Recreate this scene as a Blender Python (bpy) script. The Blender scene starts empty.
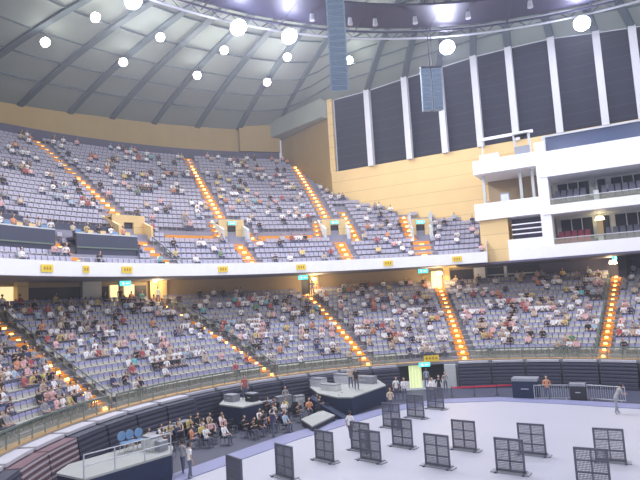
import bpy, math, random
from mathutils import Vector, Matrix
random.seed(7)
R = math.radians
# ---------------------------------------------------------------- camera
F_PX, EYE = 560.0, Vector((0, 0, 8.8))
_p, _roll = math.atan(58/560.0), R(3.3)
_f = Vector((0, math.cos(_p), math.sin(_p))); _u = Vector((0, -math.sin(_p), math.cos(_p))); _r = Vector((1, 0, 0))
CR = _r*math.cos(_roll) - _u*math.sin(_roll)
CU = _r*math.sin(_roll) + _u*math.cos(_roll)
scene = bpy.context.scene
cam_d = bpy.data.cameras.new('camera'); cam = bpy.data.objects.new('camera', cam_d)
scene.collection.objects.link(cam)
cam.matrix_world = Matrix(((CR.x, CU.x, -_f.x, EYE.x), (CR.y, CU.y, -_f.y, EYE.y), (CR.z, CU.z, -_f.z, EYE.z), (0, 0, 0, 1)))
cam_d.sensor_width = 36; cam_d.lens = 36*F_PX/640; cam_d.clip_end = 400
scene.camera = cam
# ---------------------------------------------------------------- world, exposure
world = bpy.data.worlds.new('arena_air'); scene.world = world; world.use_nodes = True
bg = world.node_tree.nodes['Background']
bg.inputs[0].default_value = (0.80, 0.84, 1.0, 1); bg.inputs[1].default_value = 0.40
vs = scene.view_settings
vs.view_transform = 'Standard'; vs.look = 'None'; vs.exposure = 0.42; vs.gamma = 1; vs.use_curve_mapping = False
LAMP_W, BIG_W, FAR_W = 3300, 6200, 7600       # ceiling floodlight powers
HAZE = .0011
SPILL = .04          # share a floodlight spills sideways and upwards

col = scene.collection
C = (9.0, 28.0)          # centre of the seating bowl
A = (13.0, 36.0)         # centre of the roof
# ---------------------------------------------------------------- helpers
def ray(x, y): return _f + CR*((x-320)/F_PX) + CU*((240-y)/F_PX)
def at_z(x, y, z):
    d = ray(x, y); return EYE + d*((z-EYE.z)/d.z)
def at_r(x, y, r):
    d = ray(x, y); ox, oy = EYE.x-C[0], EYE.y-C[1]
    a = d.x*d.x+d.y*d.y; b = 2*(ox*d.x+oy*d.y); c = ox*ox+oy*oy-r*r
    return EYE + d*((-b+math.sqrt(b*b-4*a*c))/(2*a))
def th_at(x, y, r):
    q = at_r(x, y, r); return math.degrees(math.atan2(q.x-C[0], q.y-C[1]))
def pol(th, r, z=0.0):
    t = R(th); return Vector((C[0]+r*math.sin(t), C[1]+r*math.cos(t), z))

_mats = {}
def mat(name, rgb, rough=0.7, metal=0.0, emit=None, es=0.0, noise=None, alpha=None, bands=None):
    if name in _mats: return _mats[name]
    m = bpy.data.materials.new(name); m.use_nodes = True; nt = m.node_tree
    b = nt.nodes['Principled BSDF']
    b.inputs['Base Color'].default_value = (*rgb, 1); b.inputs['Roughness'].default_value = rough; b.inputs['Metallic'].default_value = metal
    if emit: b.inputs['Emission Color'].default_value = (*emit, 1); b.inputs['Emission Strength'].default_value = es
    if alpha is not None: b.inputs['Alpha'].default_value = alpha
    if noise:
        sc_, amt = noise
        tc = nt.nodes.new('ShaderNodeTexCoord'); n = nt.nodes.new('ShaderNodeTexNoise'); n.inputs['Scale'].default_value = sc_; n.inputs['Detail'].default_value = 4
        mr = nt.nodes.new('ShaderNodeMapRange'); mr.inputs[3].default_value = 1-amt; mr.inputs[4].default_value = 1+amt
        mx = nt.nodes.new('ShaderNodeMix'); mx.data_type = 'RGBA'; mx.blend_type = 'MULTIPLY'; mx.inputs[0].default_value = 1
        mx.inputs[6].default_value = (*rgb, 1)
        nt.links.new(tc.outputs['Object'], n.inputs['Vector']); nt.links.new(n.outputs['Fac'], mr.inputs[0]); nt.links.new(mr.outputs[0], mx.inputs[7])
        out = mx.outputs[2]
        if bands:                                   # panel joints: thin darker lines every bands[0] metres of height
            sep = nt.nodes.new('ShaderNodeSeparateXYZ'); nt.links.new(tc.outputs['Object'], sep.inputs[0])
            mo = nt.nodes.new('ShaderNodeMath'); mo.operation = 'PINGPONG'; mo.inputs[1].default_value = bands[0]/2; nt.links.new(sep.outputs[2], mo.inputs[0])
            gt = nt.nodes.new('ShaderNodeMath'); gt.operation = 'LESS_THAN'; gt.inputs[1].default_value = bands[1]; nt.links.new(mo.outputs[0], gt.inputs[0])
            m2 = nt.nodes.new('ShaderNodeMix'); m2.data_type = 'RGBA'; m2.inputs[7].default_value = (*bands[2], 1)
            nt.links.new(gt.outputs[0], m2.inputs[0]); nt.links.new(out, m2.inputs[6]); out = m2.outputs[2]
        nt.links.new(out, b.inputs['Base Color'])
    _mats[name] = m
    return m
M = dict(
    white=mat('white_paint', (.84, .83, .86), .5, noise=(1.5, .05)), court=mat('court_white', (.42, .42, .48), .45, noise=(.35, .06)),
    tan=mat('tan_panel', (.74, .52, .235), .6, noise=(.6, .06), bands=(1.6, .03, (.52, .36, .16))),
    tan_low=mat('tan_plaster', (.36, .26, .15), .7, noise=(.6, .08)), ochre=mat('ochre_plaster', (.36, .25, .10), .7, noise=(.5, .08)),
    conc=mat('concrete_tread', (.25, .25, .28), .85, noise=(2, .12)), conc_up=mat('concrete_upper', (.27, .26, .32), .85, noise=(2, .1)),
    dark=mat('dark_floor', (.05, .055, .09), .6, noise=(1, .25)), navy=mat('navy_skirt', (.012, .022, .06), .8, noise=(2, .2)),
    black=mat('black_metal', (.02, .02, .03), .5, noise=(2, .1)), shade=mat('window_black', (.009, .011, .028), .75, noise=(.25, .3), bands=(1.3, .035, (.03, .033, .055))), fin=mat('fin_white', (.62, .62, .66), .6, noise=(.5, .06)),
    grey=mat('grey_metal', (.28, .29, .33), .5, .3, noise=(2, .1)), steel=mat('galvanised_steel', (.55, .56, .6), .4, .6, noise=(3, .1)),
    roof=mat('roof_panel', (.225, .262, .235), .8, noise=(.3, .07)), rib=mat('roof_rib', (.07, .10, .115), .7, noise=(.6, .1)),
    truss=mat('truss_steel', (.035, .033, .065), .5, .3, noise=(1, .1)), seat=mat('seat_lavender', (.27, .265, .44), .5, noise=(3, .1)),
    pan=mat('seat_pan', (.40, .385, .35), .6, noise=(3, .1)), seat_up=mat('seat_upper', (.36, .34, .45), .5, noise=(3, .1)), pan_up=mat('seat_pan_upper', (.37, .35, .40), .6, noise=(3, .1)),
    red=mat('seat_red', (.30, .03, .07), .6, noise=(3, .1)), greyseat=mat('seat_slate', (.13, .13, .19), .6, noise=(3, .1)),
    orange=mat('stair_lamp_tint', (.78, .31, .035), .7, noise=(3, .15)), brown=mat('brown_walk', (.40, .25, .11), .7, noise=(2, .15)),  # the stair orange carries the tint of the step lamps
    step=mat('step_lamp', (1, .7, .2), .4, emit=(1, .50, .10), es=5.5), yellow=mat('yellow_plate', (.85, .62, .05), .5, noise=(2, .05)), mark=mat('dark_lettering', (.45, .25, .02), .6, noise=(2, .05)),
    cyan=mat('exit_sign_face', (.05, .7, .7), .4, emit=(.08, .85, .80), es=1.6), signw=mat('exit_sign_figure', (.9, 1, 1), .4, emit=(.8, 1, 1), es=2.5),
    lens=mat('lamp_lens', (1, 1, 1), .3, emit=(1, .98, .97), es=60), lensb=mat('flood_lens', (1, 1, 1), .3, emit=(.86, .86, 1), es=90), warm=mat('warm_lamp', (1, .9, .7), .4, emit=(1, .82, .45), es=7),
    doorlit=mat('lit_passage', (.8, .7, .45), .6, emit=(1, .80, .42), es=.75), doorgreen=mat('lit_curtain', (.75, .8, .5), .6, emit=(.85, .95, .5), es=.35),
    glass=mat('rail_glass', (.42, .42, .30), .2, alpha=.22), booth=mat('booth_front', (.035, .04, .07), .4, noise=(1, .15)), glassb=mat('parapet_glass', (.05, .07, .14), .2, noise=(1, .1)), soffit=mat('soffit_grey', (.30, .33, .28), .8, noise=(.6, .08)),
    spk=mat('speaker_grey', (.22, .29, .38), .5, noise=(2, .1)), grille=mat('speaker_grille', (.12, .17, .24), .6, noise=(4, .2)), bluechair=mat('blue_fabric', (.16, .28, .45), .7, noise=(3, .1)),
    ledge=mat('pale_ledge', (.46, .45, .50), .6, noise=(1.5, .12)), fold=mat('folded_seating', (.04, .045, .075), .6, noise=(2, .2), bands=(.28, .04, (.085, .085, .13))),
    foldred=mat('folded_seating_red', (.16, .09, .11), .6, noise=(2, .2), bands=(.28, .05, (.45, .42, .46))), tape=mat('red_tape', (.65, .03, .08), .5, noise=(2, .05)),
    border=mat('court_border', (.22, .23, .38), .5, noise=(1, .1)), mesh=mat('mesh_black', (.10, .105, .14), .6, noise=(2, .1)), deck=mat('deck_top', (.32, .33, .32), .7, noise=(1, .12)),
    skin=mat('skin', (.50, .31, .22), .6, noise=(3, .08)), hair=mat('black_hair', (.02, .016, .015), .6, noise=(6, .2)), jean=mat('dark_trousers', (.10, .11, .17), .8, noise=(5, .1)),
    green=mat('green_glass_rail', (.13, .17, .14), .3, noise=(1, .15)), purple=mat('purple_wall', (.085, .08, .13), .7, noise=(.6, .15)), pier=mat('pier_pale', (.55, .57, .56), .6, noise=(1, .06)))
SHIRTS = [('white', (.82, .81, .82), 40), ('pink', (.80, .42, .42), 12), ('red', (.50, .06, .06), 7), ('black', (.025, .025, .03), 16), ('grey', (.30, .30, .33), 8), ('pale blue', (.35, .50, .66), 4),
          ('beige', (.60, .46, .32), 10), ('yellow', (.75, .58, .12), 4), ('navy', (.03, .05, .16), 7), ('orange', (.75, .25, .08), 4), ('turquoise', (.08, .55, .60), 2), ('green', (.10, .30, .14), 1)]
SHIRTS = [(n, tuple(.72*v+.28*(sum(c)/3) for v in c), w) for n, c, w in SHIRTS]
SM = [mat(n.replace(' ', '_')+'_cloth', c, .8, noise=(5, .06)) for n, c, w in SHIRTS]
SW = [w for n, c, w in SHIRTS]

class MB:
    def __init__(s): s.v = []; s.f = []; s.m = []
    def add(s, vs, fs, mi=0):
        o = len(s.v); s.v += [tuple(v) for v in vs]; s.f += [tuple(i+o for i in f) for f in fs]; s.m += [mi]*len(fs)
    def hexa(s, p, mi=0):                      # 8 corners: bottom ring 0-3, top ring 4-7
        s.add(p, [(3, 2, 1, 0), (4, 5, 6, 7), (0, 1, 5, 4), (1, 2, 6, 5), (2, 3, 7, 6), (3, 0, 4, 7)], mi)
    def box(s, c, d, mi=0, rz=0.0, tx=1.0):    # centre, full sizes; tx narrows the top
        hx, hy, hz = d[0]/2, d[1]/2, d[2]/2; ca, sa = math.cos(rz), math.sin(rz); P = []
        for z, k in ((-hz, 1), (hz, tx)):
            for x, y in ((-hx, -hy), (hx, -hy), (hx, hy), (-hx, hy)):
                x, y = x*k, y*k
                P.append((c[0]+x*ca-y*sa, c[1]+x*sa+y*ca, c[2]+z))
        s.hexa(P, mi)
    def tube(s, a, b, r, n=6, mi=0, r2=None):
        a, b = Vector(a), Vector(b); d = (b-a).normalized(); r2 = r if r2 is None else r2
        e = d.cross(Vector((0, 0, 1)) if abs(d.z) < .9 else Vector((1, 0, 0))).normalized(); g = d.cross(e)
        P = [a+(e*math.cos(t)+g*math.sin(t))*r for t in [2*math.pi*i/n for i in range(n)]] + [b+(e*math.cos(t)+g*math.sin(t))*r2 for t in [2*math.pi*i/n for i in range(n)]]
        s.add(P, [(i, (i+1) % n, n+(i+1) % n, n+i) for i in range(n)]+[tuple(range(n-1, -1, -1)), tuple(range(n, 2*n))], mi)
    def prism(s, pts, z0, z1, mi=0):
        n = len(pts); s.add([(x, y, z0) for x, y in pts]+[(x, y, z1) for x, y in pts],
            [(i, (i+1) % n, n+(i+1) % n, n+i) for i in range(n)]+[tuple(range(n-1, -1, -1)), tuple(range(n, 2*n))], mi)
    def sweep(s, prof, t0, t1, n, mi=0, closed=True):   # closed profile (r,z) swept round the bowl; t1 may be a function of r
        k = len(prof); P = []
        for i in range(n+1):
            for r, z in prof:
                e = t1(r) if callable(t1) else t1
                P.append(pol(t0+(e-t0)*i/n, r, z))
        fs = [(i*k+j, (i+1)*k+j, (i+1)*k+(j+1) % k, i*k+(j+1) % k) for i in range(n) for j in range(k if closed else k-1)]
        if closed: fs += [tuple(range(k-1, -1, -1)), tuple(n*k+j for j in range(k))]
        s.add(P, fs, mi)
    def mesh(s, name, mats):
        me = bpy.data.meshes.new(name); me.from_pydata(s.v, [], s.f)
        for m in (mats if isinstance(mats, (list, tuple)) else [mats]): me.materials.append(M[m] if isinstance(m, str) else m)
        if any(s.m): me.polygons.foreach_set('material_index', s.m)
        me.update(); return me
    def build(s, name, mats, parent=None, **k):
        o = bpy.data.objects.new(name, s.mesh(name, mats)); col.objects.link(o); o.parent = parent
        tag(o, **k); return o
def tag(o, label=None, cat=None, group=None, kind=None):
    for k, v in (('label', label), ('category', cat), ('group', group), ('kind', kind)):
        if v: o[k] = v
    return o
def empty(name, loc=(0, 0, 0), rz=0.0, **k):
    o = bpy.data.objects.new(name, None); col.objects.link(o); o.location = loc; o.rotation_euler = (0, 0, rz); o.empty_display_size = .2
    return tag(o, **k)
def copy_tree(o, parent=None):
    c = o.copy(); col.objects.link(c); c.parent = parent
    for ch in list(o.children): copy_tree(ch, c)
    return c
def put(name, me, parent=None, loc=(0, 0, 0), rz=0.0, **k):
    o = bpy.data.objects.new(name, me); col.objects.link(o); o.parent = parent; o.location = loc; o.rotation_euler = (0, 0, rz); return tag(o, **k)

# ---------------------------------------------------------------- geometry of the hall
W0 = Vector((2.4, 73.5)); WD = Vector((.88312, -.46916)); WN = Vector((-.46916, -.88312)); WANG = math.atan2(WD.y, WD.x)
def wp(s, off=0.0, z=0.0):
    q = W0+WD*s+WN*off; return Vector((q.x, q.y, z))
RET = Vector((-4.8, 83.5))
def inside(p):     # on the camera's side of the side wall and of the return wall
    q = Vector((p.x, p.y))
    if (q-W0).dot(WN) < 0.15 and (q-W0).dot(WD) > 0: return False
    d = W0-RET; nrm = Vector((d.y, -d.x)).normalized()
    if nrm.dot(Vector((-20, 60))-RET) < 0: nrm = -nrm
    return (q-RET).dot(nrm) > 0.15 or (q-W0).dot(WD) > 0
def thmax(r, lim=15.3):
    t = -35.0
    while t < lim and inside(pol(t, r)): t += .1
    return min(t, lim)
_tm = {}
def TM(r):
    k = round(r, 2)
    if k not in _tm: _tm[k] = thmax(r)
    return _tm[k]
RIM = []
def _zr(t): 
    pts = [(-180, 33), (-60, 33.1), (-52.3, 33.5), (-40.3, 34.15), (-26, 34.4), (-20, 34.4), (-14.5, 35.2)]
    for (a, x), (b, y) in zip(pts, pts[1:]):
        if t <= b: return x+(y-x)*(t-a)/(b-a)
    return 35.2
for t in range(-180, -15, 3): RIM.append((*pol(t, 57.2)[:2], _zr(t)))
RIM.append((RET.x, RET.y, 35.2)); RIM.append((W0.x, W0.y, 35.3))
for s_, z_ in ((5.5, 35.4), (10.7, 35.85), (15.2, 36.1), (19.4, 36.4), (23.4, 36.4), (28, 36.3), (32.5, 35.7), (35.8, 35.3), (60, 33.5)):
    RIM.append((*wp(s_)[:2], z_))
for t in range(72, 180, 4): RIM.append((*pol(t, 57.2)[:2], 33.2))
def rim(phi):   # polar angle about A -> (distance, height) of the roof's edge
    d = (math.sin(phi), math.cos(phi)); best = None
    for i in range(len(RIM)):
        a, b = RIM[i], RIM[(i+1) % len(RIM)]
        ax, ay, ex, ey = a[0]-A[0], a[1]-A[1], b[0]-a[0], b[1]-a[1]
        den = d[0]*ey-d[1]*ex
        if abs(den) < 1e-9: continue
        t = (ax*ey-ay*ex)/den; u = (ax*d[1]-ay*d[0])/den
        if t > 0 and -1e-6 <= u <= 1+1e-6 and (best is None or t > best[0]): best = (t, a[2]+(b[2]-a[2])*u)
    return best
ZC = 40.6; RP = 3.0
def roof_pt(phi, rho, drop=0.0):
    r_, zb = rim(phi); return Vector((A[0]+math.sin(phi)*r_*rho, A[1]+math.cos(phi)*r_*rho, zb+(ZC-zb)*(1-rho**RP)-drop))
def roof_z(x, y):
    phi = math.atan2(x-A[0], y-A[1]); r_, zb = rim(phi); rho = math.hypot(x-A[0], y-A[1])/r_; return zb+(ZC-zb)*(1-min(rho, 1)**RP)
def on_roof(x, y, drop=0.0):
    d = ray(x, y); t = 20.0
    while t < 120:
        q = EYE+d*t
        if q.z > roof_z(q.x, q.y)-drop: return q
        t += .1
    return q

# ---------------------------------------------------------------- structure: floor, stands, walls, roof
mb = MB(); mb.prism([pol(t, 24.2)[:2] for t in range(-180, 180, 6)], -.3, 0); mb.build('floor', 'dark', kind='structure')
edge = [(-12.5, 17), (-11, 24), (-7.3, 29.6), (-2, 36.4), (3.6, 42), (6.3, 44), (8.9, 45.1), (13.2, 44.6), (16.9, 42.3), (21.1, 39.2), (27, 33), (30, 24), (28, 10), (5, 6), (-10, 9)]
cen = (9, 27)
outer = [(cen[0]+(x-cen[0])*(1+1.6/math.hypot(x-cen[0], y-cen[1])), cen[1]+(y-cen[1])*(1+1.6/math.hypot(x-cen[0], y-cen[1]))) for x, y in edge]
mb = MB(); mb.prism(edge[::-1], 0, .05); mb.build('floor_court', 'court', kind='structure')
mb = MB(); n = len(edge)
for i in range(n):
    j = (i+1) % n; mb.hexa([(*edge[i], 0), (*edge[j], 0), (*outer[j], 0), (*outer[i], 0), (*edge[i], .09), (*edge[j], .09), (*outer[j], .09), (*outer[i], .09)])
mb.build('trim_1', 'border', kind='structure')

LT0, LT1 = -118, 66
NLOW, NUP = 16, 28
def low_r(i): return 25.75+i*.86
def low_z(i): return 2.62+i*.436
def up_r(i): return 32.35+i*.862
def up_z(i): return 12.25+i*.618
prof = [(24.45, 0), (24.45, 2.35), (25.3, 2.35)]
for i in range(NLOW): prof += [(low_r(i)-.43, low_z(i)), (low_r(i)+.43, low_z(i))]
prof += [(39.9, low_z(15)), (39.9, 0)]
EN0, EN1 = th_at(399, 380, 24.45), th_at(455, 380, 24.45)      # floor entrance cut through the stand's front
mb = MB(); mb.sweep(prof, LT0, EN0, 70); mb.sweep(prof, EN1, LT1, 36)
pr2 = [(24.45, 2.15)]+prof[1:-1]+[(39.9, 2.15)]
mb.sweep(pr2, EN0, EN1, 6); mb.sweep([(30, 0), (30, 2.2), (39.9, 2.2), (39.9, 0)], EN0, EN1, 4)
mb.build('floor_lower_stand', 'conc', kind='structure')
prof = [(31.5, 11.55), (31.5, 12.0), (up_r(0)-.43, 12.0)]
for i in range(NUP): prof += [(up_r(i)-.43, up_z(i)), (up_r(i)+.43, up_z(i))]
prof += [(57.0, up_z(NUP-1)), (57.0, up_z(NUP-1)-.6), (41, 13.6), (41, 11.55)]
mb = MB(); mb.sweep(prof, LT0, TM, 80); mb.build('floor_upper_stand', 'conc_up', kind='structure')
mb = MB(); mb.sweep([(31.15, 11.5), (31.15, 12.62), (31.5, 12.62), (31.5, 11.5)], LT0, 15.3, 90); mb.build('wall_balcony_front', 'white', kind='structure')
mb = MB(); mb.sweep([(39.55, 9.1), (39.55, 11.6), (39.9, 11.6), (39.9, 9.1)], LT0, 17.5, 90); mb.build('wall_lower_back', 'tan_low', kind='structure')
mb = MB(); mb.sweep([(39.5, 9.1), (39.5, 11.6), (39.9, 11.6), (39.9, 9.1)], 17.5, LT1, 30); mb.build('wall_lower_right', 'purple', kind='structure')
# upper back wall follows the roof edge
mb = MB(); P = []; ts = list(range(LT0, -15, 3))+[-14.6]
for t in ts: P += [pol(t, 57.0, 29), pol(t, 57.0, roof_z(*pol(t, 57.0)[:2])+.3), pol(t, 57.5, roof_z(*pol(t, 57.0)[:2])+.3), pol(t, 57.5, 29)]
k = len(ts); mb.add(P, [(4*i+j, 4*i+4+j, 4*i+4+(j+1) % 4, 4*i+(j+1) % 4) for i in range(k-1) for j in range(4)]+[(3, 2, 1, 0), tuple(4*(k-1)+j for j in range(4))])
mb.build('wall_upper_back', 'ochre', kind='structure')
mb = MB(); mb.sweep([(56.7, 28.9), (56.7, 31.0), (57.0, 31.0), (57.0, 28.9)], LT0, -14.8, 60); mb.build('trim_7', 'purple', kind='structure')  # dark strip stands for the shadow over the empty top rows
d = (RET-W0); L = d.length; d.normalize(); nn = Vector((d.y, -d.x))
if nn.dot(Vector((-30, 50))-W0) < 0: nn = -nn
def rp(s, off, z): q = W0+d*s+nn*off; return (q.x, q.y, z)
mb = MB(); mb.hexa([rp(0, 0, 14), rp(L+.5, 0, 14), rp(L+.5, -.4, 14), rp(0, -.4, 14), rp(0, 0, 35.4), rp(L+.5, 0, 35.4), rp(L+.5, -.4, 35.4), rp(0, -.4, 35.4)]); mb.build('wall_return', 'ochre', kind='structure')
mb = MB(); mb.hexa([rp(.6, .1, 33.0), rp(L, .1, 33.0), rp(L, 2.2, 33.2), rp(.6, 1.2, 33.0), rp(.6, .1, 35.4), rp(L, .1, 35.4), rp(L, 2.2, 35.6), rp(.6, 1.2, 35.6)]); mb.build('trim_2', 'soffit', kind='structure')
mb = MB(); mb.sweep([(56.3, 31), (56.3, 35.2), (57, 35.2), (57, 31)], -20.8, -14.6, 4); mb.build('trim_3', 'ochre', kind='structure')
# the side wall: tan panels, then dark glazing between white fins
def wbox(m_, s0, s1, o0, o1, z0, z1, mi=0, zb=None):
    zb = z1 if zb is None else zb
    m_.hexa([wp(s0, o0, z0), wp(s1, o0, z0), wp(s1, o1, z0), wp(s0, o1, z0), wp(s0, o0, z1), wp(s1, o0, zb), wp(s1, o1, zb), wp(s0, o1, z1)], mi)
mb = MB(); wbox(mb, -.4, 70, 0, -.5, 11.5, 25.4); wbox(mb, -.5, .25, 0, -.5, 25.4, 35.5); mb.build('wall_side', 'tan', kind='structure')
fins = [.5, 5.5, 10.7, 15.2, 19.4, 23.4, 28, 32.5, 35.9, 40.2, 44.5]
tops = [35.3, 35.4, 35.85, 36.1, 36.4, 36.4, 36.3, 35.7, 35.3, 35.0, 34.7, 34.4]
mb = MB(); wbox(mb, .25, 70, -.9, -1.1, 25.4, 35.4, 0, 33); mb.build('wall_side_top', 'black', kind='structure')
for i in range(len(fins)):
    a = fins[i]; b = fins[i+1] if i+1 < len(fins) else 70
    mb = MB(); wbox(mb, a, b, -.3, -.5, 25.4, tops[i], 0, tops[i+1])
    mb.build('window_%d' % (i+1), 'shade', kind='structure')
    if i:
        mb = MB(); wbox(mb, a-.36, a+.36, .45, -.3, 25.3, tops[i]+.05); mb.build('trim_%d' % (10+i), 'fin', kind='structure')
mb = MB(); wbox(mb, 26, 70, .2, 0, 23.9, 25.3); mb.build('trim_4', 'pier', kind='structure')
# the roof
NP = 150
mb = MB(); P = []; rhos = [0.02, .15, .3, .45, .6, .7, .8, .87, .93, 1.0]
for i in range(NP):
    for q in rhos: P.append(roof_pt(2*math.pi*i/NP, q))
k = len(rhos); mb.add(P, [(i*k+j, i*k+j+1, ((i+1) % NP)*k+j+1, ((i+1) % NP)*k+j) for i in range(NP) for j in range(k-1)]+[tuple(i*k for i in range(NP))])
roof = mb.build('ceiling', 'roof', kind='structure')
def phi_of(px, py): q = on_roof(px, py, .2); return math.atan2(q.x-A[0], q.y-A[1])
rib_phi = [sum(phi_of(*p) for p in g)/len(g) for g in [[(36, 80), (82, 45), (107, 30)], [(66, 111), (85, 87), (107, 67), (140, 45)], [(127, 92), (147, 75), (160, 60), (182, 40)], [(162, 110), (170, 92), (185, 77)],
           [(202, 115), (212, 95), (232, 70), (250, 50)], [(244, 115), (252, 95)], [(284, 112), (295, 87), (310, 60)]]]
rib_phi = [rib_phi[0]-R(7.3*i) for i in (5, 4, 3, 2, 1)]+rib_phi
for s_ in fins[1:]: q = wp(s_); rib_phi.append(math.atan2(q.x-A[0], q.y-A[1]))
rib_phi[:12] = [p_+R(.8) for p_ in rib_phi[:12]]
for i, ph in enumerate(rib_phi):
    mb = MB(); P = []; q_ = [.16+.84*j/14 for j in range(15)]
    tx, ty = math.cos(ph), -math.sin(ph)
    for q in q_:
        c_ = roof_pt(ph, q*.995, .02)
        for w_, dz in ((-.42, 0), (.42, 0), (.34, -.22), (-.34, -.22)): P.append((c_.x+tx*w_, c_.y+ty*w_, c_.z+dz))
    mb.add(P, [(4*a+j, 4*a+4+j, 4*a+4+(j+1) % 4, 4*a+(j+1) % 4) for a in range(14) for j in range(4)]+[(3, 2, 1, 0), (56, 57, 58, 59)])
    mb.build('trim_%d' % (30+i), 'rib', kind='structure')
for i, q in enumerate((.40, .50, .60, .69, .77, .84, .91)):    # thin purlins
    mb = MB(); a0, a1 = R(-125), R(75); m_ = 70
    P = []
    for j in range(m_+1):
        ph = a0+(a1-a0)*j/m_
        for dq, dz in ((0, 0), (0, -.16)):
            v = roof_pt(ph, q, .01); P.append((v.x, v.y, v.z+dz))
            v = v+Vector((math.sin(ph), math.cos(ph), 0))*.10; P.append((v.x, v.y, v.z+dz))
    mb.add(P, [(4*j+a, 4*j+4+a, 4*j+4+b, 4*j+b) for j in range(m_) for a, b in ((0, 2), (2, 3), (3, 1))])
    mb.build('trim_%d' % (70+i), 'rib', kind='structure')

hz = bpy.data.materials.new('glow_haze'); hz.use_nodes = True; nt = hz.node_tree; nt.nodes.remove(nt.nodes['Principled BSDF'])
vv = nt.nodes.new('ShaderNodeVolumeScatter'); vv.inputs['Color'].default_value = (.86, .88, 1, 1); vv.inputs['Density'].default_value = HAZE; vv.inputs['Anisotropy'].default_value = .3
nt.links.new(vv.outputs[0], nt.nodes['Material Output'].inputs['Volume'])
if HAZE > 0:
    mb = MB(); mb.box((0, 40, 21), (130, 110, 42.6)); mb.build('haze', hz, kind='stuff', label='thin bluish haze added to the hall for the lens glow of the lamps', cat='haze')  # haze added to imitate lens glow around the lamps and lifted blacks

# ---------------------------------------------------------------- stair aisles
# (name label, tier, (r, theta) start, (r, theta) end, half width, rail side)
AIS = []
def lerp(a, b, t): return a+(b-a)*t
def aisle(tier, r0, t0, r1, t1, w, label, rail=0, lights=True, group=None):
    AIS.append((tier, r0, t0, r1, t1, w))
    i0 = {'low': lambda r: 2.62+(r-25.75)*.507, 'up': lambda r: 12.25+(r-32.35)*.717}[tier]
    root = empty('aisle_stairs', pol(t0, r0, i0(r0)), label=label, cat='stairs', group=group)
    inv = Matrix.Translation(-root.location)
    def B(mb_, name, m_): 
        mb_.v = [tuple(Vector(v)-root.location) for v in mb_.v]; return mb_.build(name, m_, root)
    mb = MB(); n_ = max(2, int((r1-r0)/.43))
    for j in range(n_):
        r = r0+(j+.5)*(r1-r0)/n_; t = lerp(t0, t1, (r-r0)/(r1-r0)); z = i0(r)+.10
        c_ = pol(t, r, z-.3); mb.box(c_, (2*w, (r1-r0)/n_+.02, .6), 0, -R(t))
    B(mb, 'flight', 'orange')
    for j in range(0, n_, 2):
        r = r0+(j)*(r1-r0)/n_+.0; t = lerp(t0, t1, (r-r0)/(r1-r0)); z = i0(r)+.10
        m2 = MB(); m2.box(pol(t, r-.03, z+.10), (w*.50, .10, .12), 0, -R(t))
        m2.box(pol(t, r-.03, z+.02), (w*.62, .14, .05), 0, -R(t)); B(m2, 'step_light', 'step')
    if rail:
        m3 = MB(); pts = []
        for j in range(0, n_+1, 4):
            r = r0+j*(r1-r0)/n_; t = lerp(t0, t1, (r-r0)/(r1-r0))+rail*math.degrees((w+.12)/r); pts.append(pol(t, r, i0(r)))
        for p_ in pts: m3.tube(p_, p_+Vector((0, 0, 1.0)), .035)
        for a_, b_ in zip(pts, pts[1:]): m3.tube(a_+Vector((0, 0, 1.0)), b_+Vector((0, 0, 1.0)), .05); m3.tube(a_+Vector((0, 0, .55)), b_+Vector((0, 0, .55)), .035)
        B(m3, 'handrail', 'green')
    return root
aisle('low', 25.2, -69.0, 38.9, -66.2, .54, 'lit orange stairs of the lower stand, the flight farthest to the left', 1)
aisle('low', 25.2, -33.3, 38.9, -42.0, .38, 'dim narrow brown stairs slanting down the lower stand, second flight from the left', 1)
aisle('low', 25.2, -12.0, 38.9, -16.5, .52, 'lit orange stairs of the lower stand running down from below the pillar lamp')
aisle('low', 25.2, 8.6, 38.9, 7.0, .55, 'lit orange stairs of the lower stand beside the floor entrance')
aisle('low', 25.2, 35.2, 38.9, 35.0, .45, 'lit stairs of the lower stand farthest right, under the suites', -1)
aisle('up', 32.0, -59.4, 36.0, -60.8, .5, 'short lit stairs of the upper tier between the two black booths')
aisle('up', 31.9, -44.6, 36.4, -46.4, .66, 'lit stairs of the upper tier below the leftmost vomitory', 1)
aisle('up', 40.6, -46.3, 56.2, -48.9, .62, 'lit stairs of the upper tier above the leftmost vomitory')
aisle('up', 31.9, -29.2, 36.2, -29.6, .66, 'lit stairs of the upper tier below the middle vomitory')
aisle('up', 40.3, -29.7, 56.2, -28.8, .62, 'long lit stairs of the upper tier above the middle vomitory')
aisle('up', 36.4, -32.4, 40.3, -31.6, .4, 'short lit steps on the left flank of the middle vomitory')
aisle('up', 36.0, -26.0, 40.3, -27.4, .4, 'short lit steps on the right flank of the middle vomitory')
aisle('up', 31.9, -10.6, 36.2, -10.9, .66, 'lit stairs of the upper tier below the vomitory nearest the dark windows')
aisle('up', 40.3, -11.4, 55.0, -12.9, .62, 'long lit stairs of the upper tier climbing to the grey bulkhead')
aisle('up', 36.4, -14.6, 40.3, -13.6, .4, 'short lit steps on the left flank of the vomitory with the cyan sign')
aisle('up', 36.2, -7.6, 42.3, -8.3, .5, 'lit steps on the right flank of the vomitory with the cyan sign')
aisle('up', 35.6, 2.4, 41.0, 1.9, .6, 'short lit orange stairs near the tan side wall, left of the tall rails')
aisle('up', 31.9, 3.9, 35.6, 3.9, .95, 'wide orange stairs of the upper tier beside the end block')
VOM = [(-46.6, 36.4, 38.0), (-29.5, 36.4, 37.9), (-11.0, 36.4, 37.9), (4.3, 35.6, 37.0)]
VH = 2.75
VW = [1.5, 1.25, 1.25, .9]
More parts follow.
